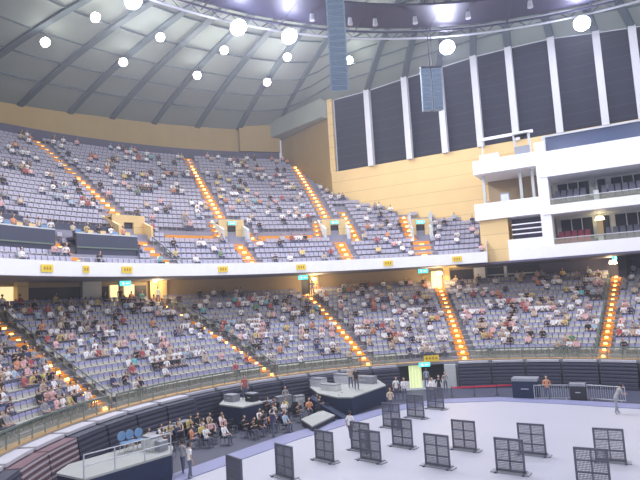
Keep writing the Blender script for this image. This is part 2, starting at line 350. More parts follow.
VL = ['leftmost vomitory of the upper tier with pale ochre side walls beside a black booth', 'middle vomitory of the upper tier with grey walls and a cyan sign',
      'vomitory of the upper tier nearest the dark windows, cyan sign over the doorway', 'narrow vomitory against the tan side wall with tall grey side rails']
def upz(r): return 12.25+(r-32.35)*.717
def sign(loc, rz, label, w=.9, h=.34):
    root = empty('exit_sign', loc, rz, label=label, cat='sign')
    m_ = MB(); m_.box((0, 0, 0), (w+.06, .12, h+.06)); m_.build('housing', 'grey', root)
    m_ = MB(); m_.box((0, -.07, 0), (w, .03, h)); m_.build('face', 'cyan', root)
    m_ = MB(); m_.box((-.22*w, -.09, .0), (.06, .02, h*.6)); m_.box((-.15*w, -.09, -.05), (.1, .02, .04)); m_.box((.2*w, -.09, 0), (.3*w, .02, .05)); m_.build('pictogram', 'signw', root)
    return root
for (t, r0, r1), w, lb in zip(VOM, VW, VL):
    root = empty('vomitory', pol(t, r0, upz(r0)), -R(t), label=lb, cat='entrance')
    h = VH; dp = r1-r0; up = 'tan'
    m_ = MB(); m_.box((-w/2-.35, dp, h/2), (w-.3, .25, h)); m_.box((w/2+.35, dp, h/2), (w-.3, .25, h)); m_.box((0, dp, h-.35), (2*w+.4, .26, .7)); m_.build('door_wall', up, root)
    m_ = MB(); m_.box((0, dp+.2, (h-.7)/2), (1.3, .1, h-.7)); m_.build('doorway', 'black', root)
    m_ = MB(); m_.box((0, (dp+3.9)/2, h-.1), (2*w+.4, 3.9-dp, .2)); m_.build('roof_slab', 'pier' if t > -40 else 'tan', root)
    for sx in (-1, 1):
        m_ = MB(); x = sx*(w+.15); z1 = h; m_.hexa([(x-.12, 0, -.6), (x+.12, 0, -.6), (x+.12, 3.9, 1.6), (x-.12, 3.9, 1.6), (x-.12, 0, 1.5), (x+.12, 0, 1.5), (x+.12, 3.9, z1+.3), (x-.12, 3.9, z1+.3)])
        m_.build('side_wall', 'pier' if t > -40 else 'tan', root)
    m_ = MB(); m_.box((0, dp/2, .05), (2*w, dp, .1)); m_.build('landing', 'orange', root)
    if t > 0:
        for sx in (-1, 1):
            m_ = MB()
            for k in range(4): m_.tube((sx*(w+.3), k*1.0, 0), (sx*(w+.3), k*1.0, 3.4), .06)
            for zz in (1.2, 2.3, 3.4): m_.tube((sx*(w+.3), 0, zz), (sx*(w+.3), 3.0, zz), .05)
            m_.build('tall_rail', 'pier', root)
    if t > -40:
        p_ = pol(t, r1-.25, upz(r0)+h-.42)
        sign(p_, -R(t), 'cyan exit sign over the doorway of ' + {-29.5: 'the middle vomitory', -11.0: 'the vomitory nearest the dark windows', 4.3: 'the narrow vomitory with tall rails'}[t])
# cross aisle kerbs
for i, (a, b) in enumerate([(-41.5, -33.2), (-25.2, -15.4)]):
    mb = MB(); mb.sweep([(36.95, upz(36.95)-.3), (36.95, upz(36.95)+.45), (37.35, upz(36.95)+.45), (37.35, upz(36.95)-.3)], a, b, 8); mb.build('trim_%d' % (90+i), 'orange', kind='structure')

# ---------------------------------------------------------------- seats
BOOTH = [(-80, -61.8, 33.9, 38.5), (-58.8, -48.9, 33.6, 37.8)]
def blocked(tier, r, t, pad=.30):
    for (ti, r0, t0, r1, t1, w) in AIS:
        if ti == tier and r0-.5 < r < r1+.5:
            tc = lerp(t0, t1, (r-r0)/(r1-r0))
            if abs(R(t-tc))*r < w+pad: return True
    if tier == 'up':
        for (tv, r0, r1), w in zip(VOM, VW):
            if r0-.3 < r < r0+4.1 and abs(R(t-tv))*r < w+.5: return True
        if abs(r-37.1) < .5 and (-41.5 < t < -33 or -25.2 < t < -15.4): return True
        for a, b, r0, r1 in BOOTH:
            if a < t < b and r0-.4 < r < r1+.3: return True
    return False
def in_view(p, mg=40):
    d_ = p-EYE; z = d_.dot(_f)
    if z < 1: return False
    x = 320+F_PX*d_.dot(CR)/z; y = 240-F_PX*d_.dot(CU)/z
    return -mg < x < 640+mg and -mg < y < 480+mg
SEATS = []   # (tier, row, theta, r, z, dist, inframe)
for i in range(NLOW):
    r = low_r(i); st = math.degrees(.53/r); t = -104.0
    while t < 58:
        if not blocked('low', r, t): SEATS.append(('low', i, t, r, low_z(i)))
        t += st
for i in range(NUP):
    r = up_r(i); st = math.degrees(.53/r); t = -86.0; tm = TM(r)-.8
    while t < tm:
        if not blocked('up', r, t): SEATS.append(('up', i, t, r, up_z(i)))
        t += st
def back_shell(q):
    q.hexa([(-.23, .15, .44), (.23, .15, .44), (.23, .21, .44), (-.23, .21, .44), (-.22, .215, .68), (.22, .215, .68), (.22, .275, .68), (-.22, .275, .68)], 1)
    q.hexa([(-.24, .205, .68), (.24, .205, .68), (.24, .28, .68), (-.24, .28, .68), (-.22, .245, .86), (.22, .245, .86), (.22, .31, .86), (-.22, .31, .86)], 0)
def seat_mb(q, pan, back):
    if pan: q.box((0, -.02, .43), (.44, .42, .07), 1); q.box((0, .10, .2), (.10, .12, .4), 1)
    if back: back_shell(q)
pos = [(s, pol(s[2], s[3], s[4])) for s in SEATS]
vis = sorted([(p-EYE).length for s, p in pos if s[0] == 'low' and in_view(p, 0)])
cut = vis[min(299, len(vis)-1)]
proto = empty('stadium_seat')
m_ = MB(); m_.box((0, -.02, .43), (.44, .42, .07)); m_.build('seat', 'pan', proto)
m_ = MB(); back_shell(m_); m_.build('backrest', ['seat', 'pan'], proto)
m_ = MB(); m_.box((0, .10, .2), (.10, .12, .4)); m_.build('pedestal', 'grey', proto)
ordn = ['first', 'second', 'third', 'fourth', 'fifth', 'sixth', 'seventh', 'eighth', 'ninth', 'tenth', 'eleventh', 'twelfth', 'thirteenth', 'fourteenth', 'fifteenth', 'sixteenth', 'seventeenth', 'eighteenth', 'nineteenth', 'twentieth']
ordn += ['twenty-'+w for w in ordn[:9]]+['thirtieth']+['thirty-'+w for w in ordn[:9]]+['fortieth']+['forty-'+w for w in ordn[:9]]+['fiftieth']+['fifty-'+w for w in ordn[:9]]+['sixtieth']+['sixty-'+w for w in ordn[:9]]
def l1(r): return lerp(-69.0, -66.2, (r-25.2)/13.7)
rowseats = {}
for s, p in pos:
    if s[0] == 'low': rowseats.setdefault((s[1], s[2] > l1(s[3])), []).append(s[2])
for k_, v_ in rowseats.items(): v_.sort(reverse=not k_[1])
ROWN = ['front'] + ordn[1:17]
first = True; rest = MB(); sd = MB(); seat_mb(sd, 1, 1)
nseat = 0
for s, p in pos:
    if s[0] == 'low' and in_view(p, 0) and (p-EYE).length <= cut and nseat < 300:
        o = proto if first else copy_tree(proto); first = False; nseat += 1
        o.location = p; o.rotation_euler = (0, 0, -R(s[2]))
        rgt = s[2] > l1(s[3]); side = ('left', 'right')[rgt]+' of the leftmost stairs'; nth = rowseats[(s[1], rgt)].index(s[2])
        tag(o, 'lavender seat, %s row of the lower stand, %s one %s' % (ROWN[s[1]], ordn[nth], side), 'seat', 'stadium seats in the lower stand')
    else:
        ca, sa = math.cos(R(s[2])), math.sin(R(s[2])); up_ = 2 if s[0] == 'up' else 0
        o_ = len(rest.v)
        rest.v += [(p.x+x*ca+y*sa, p.y-x*sa+y*ca, p.z+z) for x, y, z in sd.v]
        rest.f += [tuple(k+o_ for k in f) for f in sd.f]; rest.m += [k+up_ for k in sd.m]
rest.build('stadium_seats', ['seat', 'pan', 'seat_up', 'pan_up'], kind='stuff', label='rows of lavender stadium seats filling both tiers beyond the nearest rows', cat='seats')

# ---------------------------------------------------------------- people
def skinned(name, pts, edges, sub, mats_fn):
    me = bpy.data.meshes.new(name); me.from_pydata([p[0] for p in pts], edges, [])
    o = bpy.data.objects.new(name, me); col.objects.link(o)
    md = o.modifiers.new('s', 'SKIN')
    for i, p in enumerate(pts): me.skin_vertices[0].data[i].radius = (p[1], p[2] if len(p) > 2 else p[1])
    me.skin_vertices[0].data[0].use_root = True
    if sub: ms = o.modifiers.new('u', 'SUBSURF'); ms.levels = sub; ms.render_levels = sub
    dg = bpy.context.evaluated_depsgraph_get(); out = bpy.data.meshes.new_from_object(o.evaluated_get(dg))
    bpy.data.objects.remove(o); bpy.data.meshes.remove(me)
    out.name = name
    V = [tuple(v.co) for v in out.vertices]; Fc = [tuple(f.vertices) for f in out.polygons]
    mi = [mats_fn(Vector(f.center), f) for f in out.polygons]
    bpy.data.meshes.remove(out)
    return V, Fc, mi
def head_part(c, r, hair=True, long_=False):   # skull with brow, nose, chin and ears; hair cap faces get index 3
    V = []; Fc = []; mi = []; nu, nv = 10, 8
    for j in range(nv+1):
        a = math.pi*j/nv; z = math.cos(a)*1.22; s_ = math.sin(a)
        if j in (0, nv): V.append((c[0], c[1], c[2]+z*r)); continue
        for i in range(nu):
            b = 2*math.pi*i/nu; x = math.cos(b)*s_*.88; y = math.sin(b)*s_*1.02
            if z < -.3: x *= .82; y = y*.85-.08*0
            if i in (7, 8) and j == 4: y -= .0
            if abs(b-1.5*math.pi) < .35 and 3 < j < 6: y -= .28
            V.append((c[0]+x*r, c[1]+y*r, c[2]+z*r))
    idx = lambda j, i: 1+(j-1)*nu+i % nu
    for j in range(nv):
        for i in range(nu):
            if j == 0: f = (0, idx(1, i), idx(1, i+1))
            elif j == nv-1: f = (len(V)-1, idx(j, i+1), idx(j, i))
            else: f = (idx(j, i), idx(j+1, i), idx(j+1, i+1), idx(j, i+1))
            Fc.append(f); yy = math.sin(2*math.pi*(i+.5)/nu)
            mi.append(3 if hair and (j < 2 or (yy > -.35 and j < (6 if not long_ else 7)) ) else 0)
    for sx in (-1, 1):      # ears
        o_ = len(V); ex = c[0]+sx*r*.9
        V += [(ex, c[1]-.02, c[2]+.03), (ex, c[1]+.02, c[2]+.03), (ex, c[1]+.01, c[2]-.03), (ex+sx*.025, c[1]+.02, c[2]+.01)]
        Fc += [(o_, o_+1, o_+3), (o_+1, o_+2, o_+3), (o_+2, o_, o_+3)]; mi += [0]*3
    return V, Fc, mi
def hand_part(base, dirv, r=.011):   # palm and five short fingers
    V = []; Fc = []; b = Vector(base); d_ = Vector(dirv).normalized(); side = d_.cross(Vector((0, 0, 1))); side = side.normalized() if side.length > .1 else Vector((1, 0, 0)); up_ = side.cross(d_)
    q = MB()
    def pr(a, e, w, h):
        ax = (e-a).normalized(); s_ = side
        q.hexa([a-s_*w-up_*h, a+s_*w-up_*h, a+s_*w+up_*h, a-s_*w+up_*h, e-s_*w-up_*h, e+s_*w-up_*h, e+s_*w+up_*h, e-s_*w+up_*h])
    pr(b, b+d_*.085, .04, .014)
    for k, l in zip((-1.5, -.5, .5, 1.5), (.06, .08, .075, .055)):
        a = b+d_*.08+side*.02*k; pr(a, a+d_*l-up_*.025, .008, .008)
    a = b+d_*.03+side*.04; pr(a, a+side*.035+d_*.04, .009, .009)
    return q.v, q.f, [0]*len(q.f)
def merge(*parts):
    q = MB()
    for V, Fc, mi in parts:
        o_ = len(q.v); q.v += V; q.f += [tuple(k+o_ for k in f) for f in Fc]; q.m += mi
    return q
def body_seated(sub, lean=0.0, arms=0):
    hd = .05*lean
    P = [((0, .02, .56), .15, .12), ((0, .05-lean*.1, .78), .14, .10), ((0, .06-lean*.22, .98), .16, .10), ((0, .05-lean*.30, 1.10), .055), ((0, .03-lean*.33, 1.17), .05)]
    E_ = [(0, 1), (1, 2), (2, 3), (3, 4)]
    for sx in (-1, 1):
        k = len(P); sh = (sx*.19, .06-lean*.24, 1.02)
        hand = {0: (sx*.12, -.30, .64), 1: (sx*.10, -.22-lean*.1, .88), 2: (sx*.28, -.18, 1.25)}[arms]
        el = {0: (sx*.25, -.06-lean*.1, .76), 1: (sx*.26, -.05-lean*.1, .76), 2: (sx*.32, -.10, .95)}[arms]
        P += [(sh, .062), (el, .045), (hand, .032)]; E_ += [(2, k), (k, k+1), (k+1, k+2)]
        k = len(P); P += [((sx*.10, -.02, .54), .085), ((sx*.13, -.44, .55), .065), ((sx*.13, -.42, .12), .045), ((sx*.14, -.54, .04), .04)]; E_ += [(0, k), (k, k+1), (k+1, k+2), (k+2, k+3)]
    def fn(c, f):
        if c.z > 1.07 and abs(c.x) < .12: return 0
        if c.z < .60 and (c.y < -.05 or c.z < .5): return 2
        if arms == 2 and c.z > 1.1: return 0
        if c.y < -.16 and c.z < 1: return 0
        return 1
    parts = [skinned('b', P, E_, sub, fn), head_part((0, .02-lean*.36, 1.29), .105)]
    if sub:
        for sx in (-1, 1):
            hand = {0: (sx*.12, -.30, .64), 1: (sx*.10, -.22-lean*.1, .88), 2: (sx*.28, -.18, 1.25)}[arms]
            parts.append(hand_part(hand, (-sx*.2, -.6, .1 if arms < 2 else 1)))
    return merge(*parts)
def body_standing(sub, stride=0.12, arms=0, lean=0.0):
    P = [((0, 0, .95), .15, .11), ((0, -lean*.15, 1.15), .13, .10), ((0, -lean*.4, 1.36), .16, .105), ((0, -lean*.5, 1.49), .055), ((0, -lean*.55, 1.54), .05)]
    E_ = [(0, 1), (1, 2), (2, 3), (3, 4)]; H = []
    for sx in (-1, 1):
        k = len(P); sh = (sx*.19, -lean*.42, 1.41)
        el = {0: (sx*.25, .03-lean*.45, 1.12), 1: (sx*.26, -.04-lean*.4, 1.13)}[arms]; hd = {0: (sx*.25, -.06-lean*.5, .86), 1: (sx*.12, -.28-lean*.4, 1.16)}[arms]
        H.append((hd, (0, -.2, -1) if arms == 0 else (-sx*.3, -1, .1)))
        P += [(sh, .062), (el, .045), (hd, .032)]; E_ += [(2, k), (k, k+1), (k+1, k+2)]
        k = len(P); P += [((sx*.09, 0, .90), .09), ((sx*.11, -sx*stride*.5-.03, .50), .065), ((sx*.12, -sx*stride, .09), .045), ((sx*.13, -sx*stride-.14, .04), .04)]; E_ += [(0, k), (k, k+1), (k+1, k+2), (k+2, k+3)]
    def fn(c, f):
        if c.z > 1.46 and abs(c.x) < .12: return 0
        if c.z < .92: return 2 if abs(c.x) < .2 else 0
        if abs(c.x) > .19 and c.z < 1.2 and arms == 0: return 0
        if c.y < -.14-lean*.4 and arms == 1: return 0
        return 1
    parts = [skinned('b', P, E_, sub, fn), head_part((0, -lean*.6-.01, 1.65), .105, hair=False)]
    if sub:
        for hd, dr in H: parts.append(hand_part(hd, dr))
    return merge(*parts)
seated_hi = [body_seated(1, 0, 0), body_seated(1, .6, 1), body_seated(1, .2, 0), body_seated(1, 0, 1), body_seated(1, 0, 2)]
seated_lo = [body_seated(0, 0, 0), body_seated(0, .6, 1), body_seated(0, .2, 1)]
_pm = {}
def seated_mesh(k, s):
    if (k, s) not in _pm: _pm[(k, s)] = seated_hi[k].mesh('person', ['skin', SM[s], 'jean', 'hair'])
    return _pm[(k, s)]
def noise2(a, b):
    return .5+.25*math.sin(a*.55+b*.9+1.3)+.25*math.sin(a*.23-b*1.7+4.1)
cand = []
for s, p in pos:
    tier, i, t, r, z = s
    u = t*r/57.3
    dens = noise2(u, i*.8)
    if tier == 'low':
        base = .12+.48*dens
        if t < -68: base += .15
        if i < 2: base *= .55
        if i > 13: base *= .7
    else: base = .02+.30*dens*(1.0 if i > 2 else .6)
    if random.random() < base: cand.append((s, p))
print('people', len(cand), 'seats', len(pos))
nearp = sorted([(p-EYE).length for s, p in cand if s[0] == 'low' and in_view(p, 0)])
pcut = nearp[min(196, len(nearp)-1)]
crowd = MB(); np_ = 0; INDP = []; LASTP = [None]
BL = ['left of the leftmost stairs', 'between first and second stairs', 'between second and third stairs', 'right of the third stairs']
def bi(t, r):
    if t < l1(r): return 0
    if t < lerp(-33.3, -42.0, (r-25.2)/13.7): return 1
    return 2 if t < lerp(-12, -16.5, (r-25.2)/13.7) else 3
def block(t):
    return ('left of the leftmost stairs' if t < -68 else 'between the leftmost and the second stairs' if t < -38 else 'between the second and the third stairs' if t < -13 else 'right of the third stairs')
for s, p in cand:
    si = random.choices(range(len(SHIRTS)), SW)[0]; tier, i, t, r, z = s
    if s[0] == 'low' and in_view(p, 0) and (p-EYE).length <= pcut and np_ < 197:
        np_ += 1; k = random.choices(range(5), (4, 3, 3, 4, 1))[0]
        LASTP[0] = put('person', seated_mesh(k, si), None, p+Vector((0, 0, .0)), -R(t)+random.uniform(-.25, .25),
            cat='person', group='spectators seated in the lower stand')
        INDP.append((i, bi(t, r), si, t, bpy.data.objects[-1] if False else LASTP[0]))
    else:
        q = random.choice(seated_lo); a = R(t)+random.uniform(-.3, .3); ca, sa = math.cos(a), math.sin(a); o_ = len(crowd.v)
        crowd.v += [(p.x+x*ca+y*sa, p.y-x*sa+y*ca, p.z+zz) for x, y, zz in q.v]
        crowd.f += [tuple(n_+o_ for n_ in f) for f in q.f]; crowd.m += [{0: 0, 1: 3+si, 2: 1, 3: 2}[k_] for k_ in q.m]
crowd.build('crowd', ['skin', 'jean', 'hair']+SM, kind='stuff', label='distant seated spectators scattered over both tiers of the arena', cat='crowd')
gp = {}
for i, b_, si, t, o in INDP: gp.setdefault((i, b_, si), []).append((t, o))
for (i, b_, si), L_ in gp.items():
    L_.sort(key=lambda v: v[0])
    for k, (t, o) in enumerate(L_):
        o['label'] = 'person in %s, %s row %s%s' % (SHIRTS[si][0], ROWN[i], BL[b_], '' if len(L_) == 1 else ', %s from left' % ordn[k])
print('individual people', np_, 'seats', nseat)

def cap_hair(c, r, long_):
    V, Fc, mi = head_part(c, r*1.1, True, long_); keep = [f for f, m__ in zip(Fc, mi) if m__ == 3]; q = MB(); q.add([(x, y+.008, z+.004) for x, y, z in V], keep); return q
_st = {}
def standing(loc, rz, si, label, arms=0, stride=.12, lean=0.0, scale=1.0, hair='hair', long_=False, trousers='jean'):
    k = (arms, stride, lean)
    if k not in _st: _st[k] = body_standing(1, stride, arms, lean)
    o = put('person', _st[k].mesh('person', ['skin', SM[si], trousers, hair]), None, loc, rz, label=label, cat='person')
    h = cap_hair((0, -lean*.6-.01, 1.65), .105, long_).build('hair', hair, o); o.scale = (scale,)*3
    return o
def floor_px(x, y, z=0.0): q = at_z(x, y, z); q.z = z; return q

# ---------------------------------------------------------------- front of the lower stand: walkway rail, folded seating
mb = MB(); mb.sweep([(24.5, 2.352), (24.5, 2.41), (25.2, 2.41), (25.2, 2.352)], LT0, LT1, 80); mb.build('floor_walkway', 'brown', kind='structure')
def sweep_thing(name, mk, label, cat, parts, t0, t1):
    root = empty(name, pol((t0+t1)/2, 24.5, 0), label=label, cat=cat)
    for nm, mt, fn in parts:
        q = MB(); fn(q); q.v = [tuple(Vector(v)-root.location) for v in q.v]; q.build(nm, mt, root)
    return root
def rail_fn(t0, t1, posts):
    def fn(q):
        if posts:
            n_ = int((t1-t0)/2.6)
            for i in range(n_+1): p_ = pol(t0+(t1-t0)*i/n_, 24.62, 2.38); q.tube(p_, p_+Vector((0, 0, .95)), .035)
        else:
            for zz, rr in ((3.33, .05),):
                k = int((t1-t0)/1.5)
                q.sweep([(24.57, zz-.05), (24.57, zz+.05), (24.67, zz+.05), (24.67, zz-.05)], t0, t1, k)
    return fn
rl = [(-112, -69.5, 'greenish railing along the front walkway of the lower stand, left of the leftmost stairs'), (-68, -34, 'greenish railing along the front walkway between the leftmost and second stairs'),
      (-33, EN0, 'railing along the front walkway above the two dark platforms'), (9.6, 60, 'railing along the front walkway right of the floor entrance')]
for a, b, lb in rl:
    sweep_thing('walkway_railing', None, lb, 'railing', [('post', 'green', lambda q, t_=a+(b-a)*i/int((b-a)/2.6): q.tube(pol(t_, 24.62, 2.38), pol(t_, 24.62, 3.33), .035)) for i in range(int((b-a)/2.6)+1)]+[('top_rail', 'green', rail_fn(a, b, False)),
        ('glass_panel', 'glass', lambda q, a=a, b=b: q.sweep([(24.60, 2.5), (24.60, 3.2), (24.64, 3.2), (24.64, 2.5)], a, b, int((b-a)/1.5)))], a, b)
ang = []
t = -110.0
while t < EN0-1.2: ang.append((t, min(t+6.6, EN0-.3))); t += 7.0
t = EN1+.8
while t < 58: ang.append((t, t+6.6)); t += 7.0
nl = sum(1 for a in ang if a[0] < 0)
for i, (a, b) in enumerate(ang):
    left = a < 0; h = 2.12; r_in = 22.6 if a < -55 else (23.2 if left else 23.7)
    nm = ordn[(nl-1-i)] if left else ordn[i-nl]
    lb = 'dark folded seating unit with pale ledge, %s to the %s of the floor entrance' % (nm, 'left' if left else 'right')
    fm = 'foldred' if -97 < a < -82 else 'fold'
    def stack(q, a=a, b=b, r_in=r_in, h=h):
        for j in range(7): q.sweep([(r_in+j*.05, .04+j*.3), (r_in+j*.05, .29+j*.3), (24.40, .29+j*.3), (24.40, .04+j*.3)], a, b, 5)
    def led(q, a=a, b=b, r_in=r_in, h=h): q.sweep([(r_in+.95 if a < 0 else 24.05, h+.03), (r_in+.95 if a < 0 else 24.05, h+.2), (24.42, h+.2), (24.42, h+.03)], a+.2, b-.2, 5)
    root = sweep_thing('folded_seating_unit', None, lb, 'folded seating', [('seating_stack', fm, stack), ('ledge', 'ledge', led)], a, b)

# floor entrance: dark passage with a lit curtain
te = (EN0+EN1)/2
mb = MB(); mb.sweep([(29.6, 0), (29.6, 2.15), (29.9, 2.15), (29.9, 0)], EN0, EN1, 4); mb.build('wall_passage', 'black', kind='structure')
p0 = th_at(410, 380, 24.6); p1 = th_at(423, 380, 24.6)
root = empty('entrance_curtain', pol((p0+p1)/2, 24.9, 0), -R((p0+p1)/2), label='pale yellow-green lit curtain hanging in the left half of the floor entrance', cat='curtain')
w_ = 24.6*R(p1-p0); m_ = MB(); n_ = 14
for j in range(n_):
    x0 = -w_/2+w_*j/n_; x1 = x0+w_/n_; y0 = .07*math.sin(j*1.9); y1 = .07*math.sin((j+1)*1.9)
    m_.hexa([(x0, y0, .05), (x1, y1, .05), (x1, y1+.03, .05), (x0, y0+.03, .05), (x0, y0, 2.2), (x1, y1, 2.2), (x1, y1+.03, 2.2), (x0, y0+.03, 2.2)])
m_.build('cloth', 'doorgreen', root); m_ = MB(); m_.tube((-w_/2-.1, 0, 2.22), (w_/2+.1, 0, 2.22), .04); m_.build('rod', 'grey', root)
p2, p3 = th_at(445, 380, 24.5), th_at(456, 380, 24.5)
mb = MB(); mb.sweep([(24.1, 0), (24.1, 2.1), (24.6, 2.1), (24.6, 0)], p2, p3, 3); mb.build('wall_entrance', 'pier', kind='structure')
root = empty('sign_board', pol(th_at(431, 354, 24.4), 24.35, 2.72), -R(te), label='small yellow sign board above the floor entrance', cat='sign')
m_ = MB(); m_.box((0, 0, 0), (1.4, .08, .52)); m_.build('board', 'yellow', root)
m_ = MB(); [m_.box((-.45+k*.3, -.05, .02), (.17, .02, .2)) for k in range(4)]; m_.build('lettering', 'mark', root)
sign(pol(th_at(424, 363, 24.3), 24.2, 2.22), -R(te), 'cyan exit sign at the top of the floor entrance', 1.0, .34)

# yellow section plates on the balcony front
for x, lb in ((47, 'farthest left'), (86, 'second from the left, the small one'), (127, 'third from the left, below the leftmost vomitory'), (223, 'left of the middle vomitory stairs'), (301, 'below the block between the two cyan signs'), (388, 'right of the third vomitory stairs'), (457, 'farthest right, below the end block')):
    y = {47: 268, 86: 268, 127: 269.5, 223: 268, 301: 266, 388: 262, 457: 258}[x]
    q = at_r(x, y, 31.12); t = math.degrees(math.atan2(q.x-C[0], q.y-C[1])); w_ = .55 if x == 86 else 1.0
    root = empty('section_plate', pol(t, 31.1, 12.05), -R(t), label='yellow section plate on the white balcony front, '+lb, cat='sign')
    m_ = MB(); m_.box((0, 0, 0), (w_, .06, .55)); m_.build('plate', 'yellow', root)
    m_ = MB(); k = 2 if w_ < .8 else 3
    for j in range(k): m_.box(((j-(k-1)/2)*.24, -.04, 0), (.13, .02, .24))
    m_.build('lettering', 'mark', root)
# thin rail above the balcony front
mb = MB(); mb.sweep([(31.3, 12.95), (31.3, 13.0), (31.36, 13.0), (31.36, 12.95)], LT0, 15.2, 80)
for t in range(LT0, 15, 3): mb.tube(pol(t, 31.33, 12.6), pol(t, 31.33, 12.97), .025)
mb.build('balcony_rail', 'steel', label='thin steel rail along the top of the white balcony front', cat='railing')
# end screen of the upper tier
root = empty('end_screen', pol(15.35, 31.5, 12.0), -R(15.35), label='sloping glass end rail closing the upper tier beside the tan wall strip', cat='railing')
m_ = MB(); m_.hexa([(-.04, 0, 0), (.04, 0, 0), (.04, 5.4, 3.2), (-.04, 5.4, 3.2), (-.04, 0, 1.3), (.04, 0, 1.3), (.04, 5.4, 5.1), (-.04, 5.4, 5.1)]); m_.build('glass_panel', 'pier', root)
m_ = MB(); m_.tube((0, 0, 1.35), (0, 5.4, 5.15), .05); m_.build('top_rail', 'steel', root)

# ---------------------------------------------------------------- concourse behind the lower stand
def conc_panel(name, x0, x1, y, z0, z1, m_, dr=.06, **k):
    a, b = th_at(x0, y, 39.5), th_at(x1, y, 39.5); q = MB(); q.sweep([(39.5-dr, z0), (39.5-dr, z1), (39.6, z1), (39.6, z0)], a, b, max(2, int(abs(b-a)))); return q.build(name, m_, **k)
win = [(25, 80, 'black', 9.3, 11.1), (100, 108, 'black', 9.3, 11.1), (135, 146, 'black', 9.3, 11.1), (450, 473, 'black', 9.3, 11.2), (487, 504, 'black', 9.3, 11.2), (507, 540, 'black', 9.3, 11.2)]
for i, (x0, x1, m_, z0, z1) in enumerate(win): conc_panel('window_%d' % (20+i), x0, x1, 290 if x0 < 400 else 272, z0, z1, m_, kind='structure')
doors = [(0, 13, 'doorlit'), (110, 118, 'doorlit'), (124, 134, 'doorlit'), (302, 308, 'black'), (421, 430, 'ochre'), (431, 441, 'doorlit'), (619, 629, 'black')]
for i, (x0, x1, m_) in enumerate(doors): conc_panel('door_%d' % (1+i), x0, x1, 290 if x0 < 320 else 272, 9.2, 11.2, m_, .05, kind='structure')
for i, (x0, x1, m_) in enumerate([(14, 25, 'tan'), (80, 99, 'pier'), (148, 165, 'tan'), (309, 318, 'tan'), (474, 485, 'white'), (504, 507, 'white'), (443, 449, 'tan')]):
    conc_panel('column_%d' % (1+i), x0, x1, 290 if x0 < 400 else 272, 9.2, 11.55, m_, .5 if x1-x0 > 5 else .12, kind='structure')
mb = MB(); mb.sweep([(39.38, 10.25), (39.38, 10.4), (39.5, 10.4), (39.5, 10.25)], th_at(487, 270, 39.5), th_at(540, 268, 39.5), 4); mb.build('trim_5', 'pier', kind='structure')
def warm_lamp(x, y, r, label, s=.28, W=260):
    q = at_r(x, y, r); t = math.degrees(math.atan2(q.x-C[0], q.y-C[1]))
    root = empty('wall_lamp', q, -R(t), label=label, cat='lamp')
    m_ = MB(); m_.box((0, 0, 0), (s*1.7, s*.6, s*.8), 0, 0, .8); m_.build('shade', 'warm', root); m_ = MB(); m_.box((0, .2, 0), (.12, .3, .12)); m_.build('bracket', 'grey', root)
    l = bpy.data.lights.new('wall_lamp_light', 'POINT'); l.energy = W; l.color = (1, .75, .4); l.shadow_soft_size = .25; lo = bpy.data.objects.new('wall_lamp_light', l); col.objects.link(lo); lo.parent = root; lo.location = (0, -.5, -.05)
warm_lamp(8, 276.5, 37.5, 'warm lamp under the balcony above the leftmost lit doorway')
warm_lamp(144, 276.5, 37.0, 'warm lamp under the balcony beside the left cyan exit sign')
warm_lamp(155, 281, 38.2, 'warm lamp on the ochre pillar at the head of the second stairs', .2)
warm_lamp(314, 279, 38.0, 'warm lamp on the pillar at the head of the third stairs', .25)
warm_lamp(439, 273, 37.8, 'bright warm lamp at the head of the stairs above the floor entrance', .42, 420)
warm_lamp(613, 262, 38.0, 'bright warm lamp under the suites at the head of the rightmost stairs', .45, 300)
for x, y, lb in ((125, 280.5, 'cyan exit sign under the balcony left of the ochre pillar'), (303, 277, 'cyan exit sign under the balcony at the head of the third stairs'), (423, 269.5, 'cyan exit sign under the balcony left of the bright warm lamp'), (618, 256, 'cyan exit sign under the suites at the head of the rightmost stairs')):
    q = at_r(x, y, 36.5); t = math.degrees(math.atan2(q.x-C[0], q.y-C[1])); q.z = min(q.z, 11.2); sign(q, -R(t), lb, 1.1, .42)
mb = MB(); mb.sweep([(36.3, 9.2), (36.3, 11.4), (39.5, 11.4), (39.5, 9.2)], th_at(620, 262, 38), th_at(629, 262, 38), 2)
mb.build('column_9', 'black', kind='structure')

# ---------------------------------------------------------------- suites on the side wall
mb = MB(); wbox(mb, 16.9, 62, 6.2, -4.5, 11.3, 11.5); mb.build('floor_suite_base', 'purple', kind='structure')
for i, (z0, z1) in enumerate([(11.32, 12.75), (15.8, 16.72), (19.62, 22.2)]):
    mb = MB(); wbox(mb, 26.0, 62, 6.15, 5.9, z0, z1); wbox(mb, 26.0, 62, 5.9, 0, z0, z0+.35); mb.build('wall_suite_%s' % ['low', 'middle', 'high'][i], 'white', kind='structure')
for i, (s0, z0, z1) in enumerate([(22.4, 11.45, 13.66), (19.3, 16.0, 17.75), (19.5, 20.95, 22.4)]):
    mb = MB(); wbox(mb, s0, 26.0, 6.0, 5.75, z0, z1); wbox(mb, s0, s0+.3, 5.75, 0, z0, z1); wbox(mb, s0+.3, 26.0, 5.75, 0, z0, z0+.3); mb.build('wall_balcony_%s' % ['low', 'middle', 'high'][i], 'white', kind='structure')
mb = MB(); wbox(mb, 25.8, 26.8, 6.05, 3.5, 11.4, 23.3); wbox(mb, 26.0, 62, 6.1, 0, 22.0, 22.2); mb.build('column_10', 'white', kind='structure')
mb = MB(); wbox(mb, 26.9, 62, 5.6, 5.5, 22.2, 23.75); mb.build('window_30', 'glassb', kind='structure')
mb = MB(); wbox(mb, 26.8, 62, 5.7, 5.4, 23.75, 23.9); mb.build('trim_6', 'steel', kind='structure')
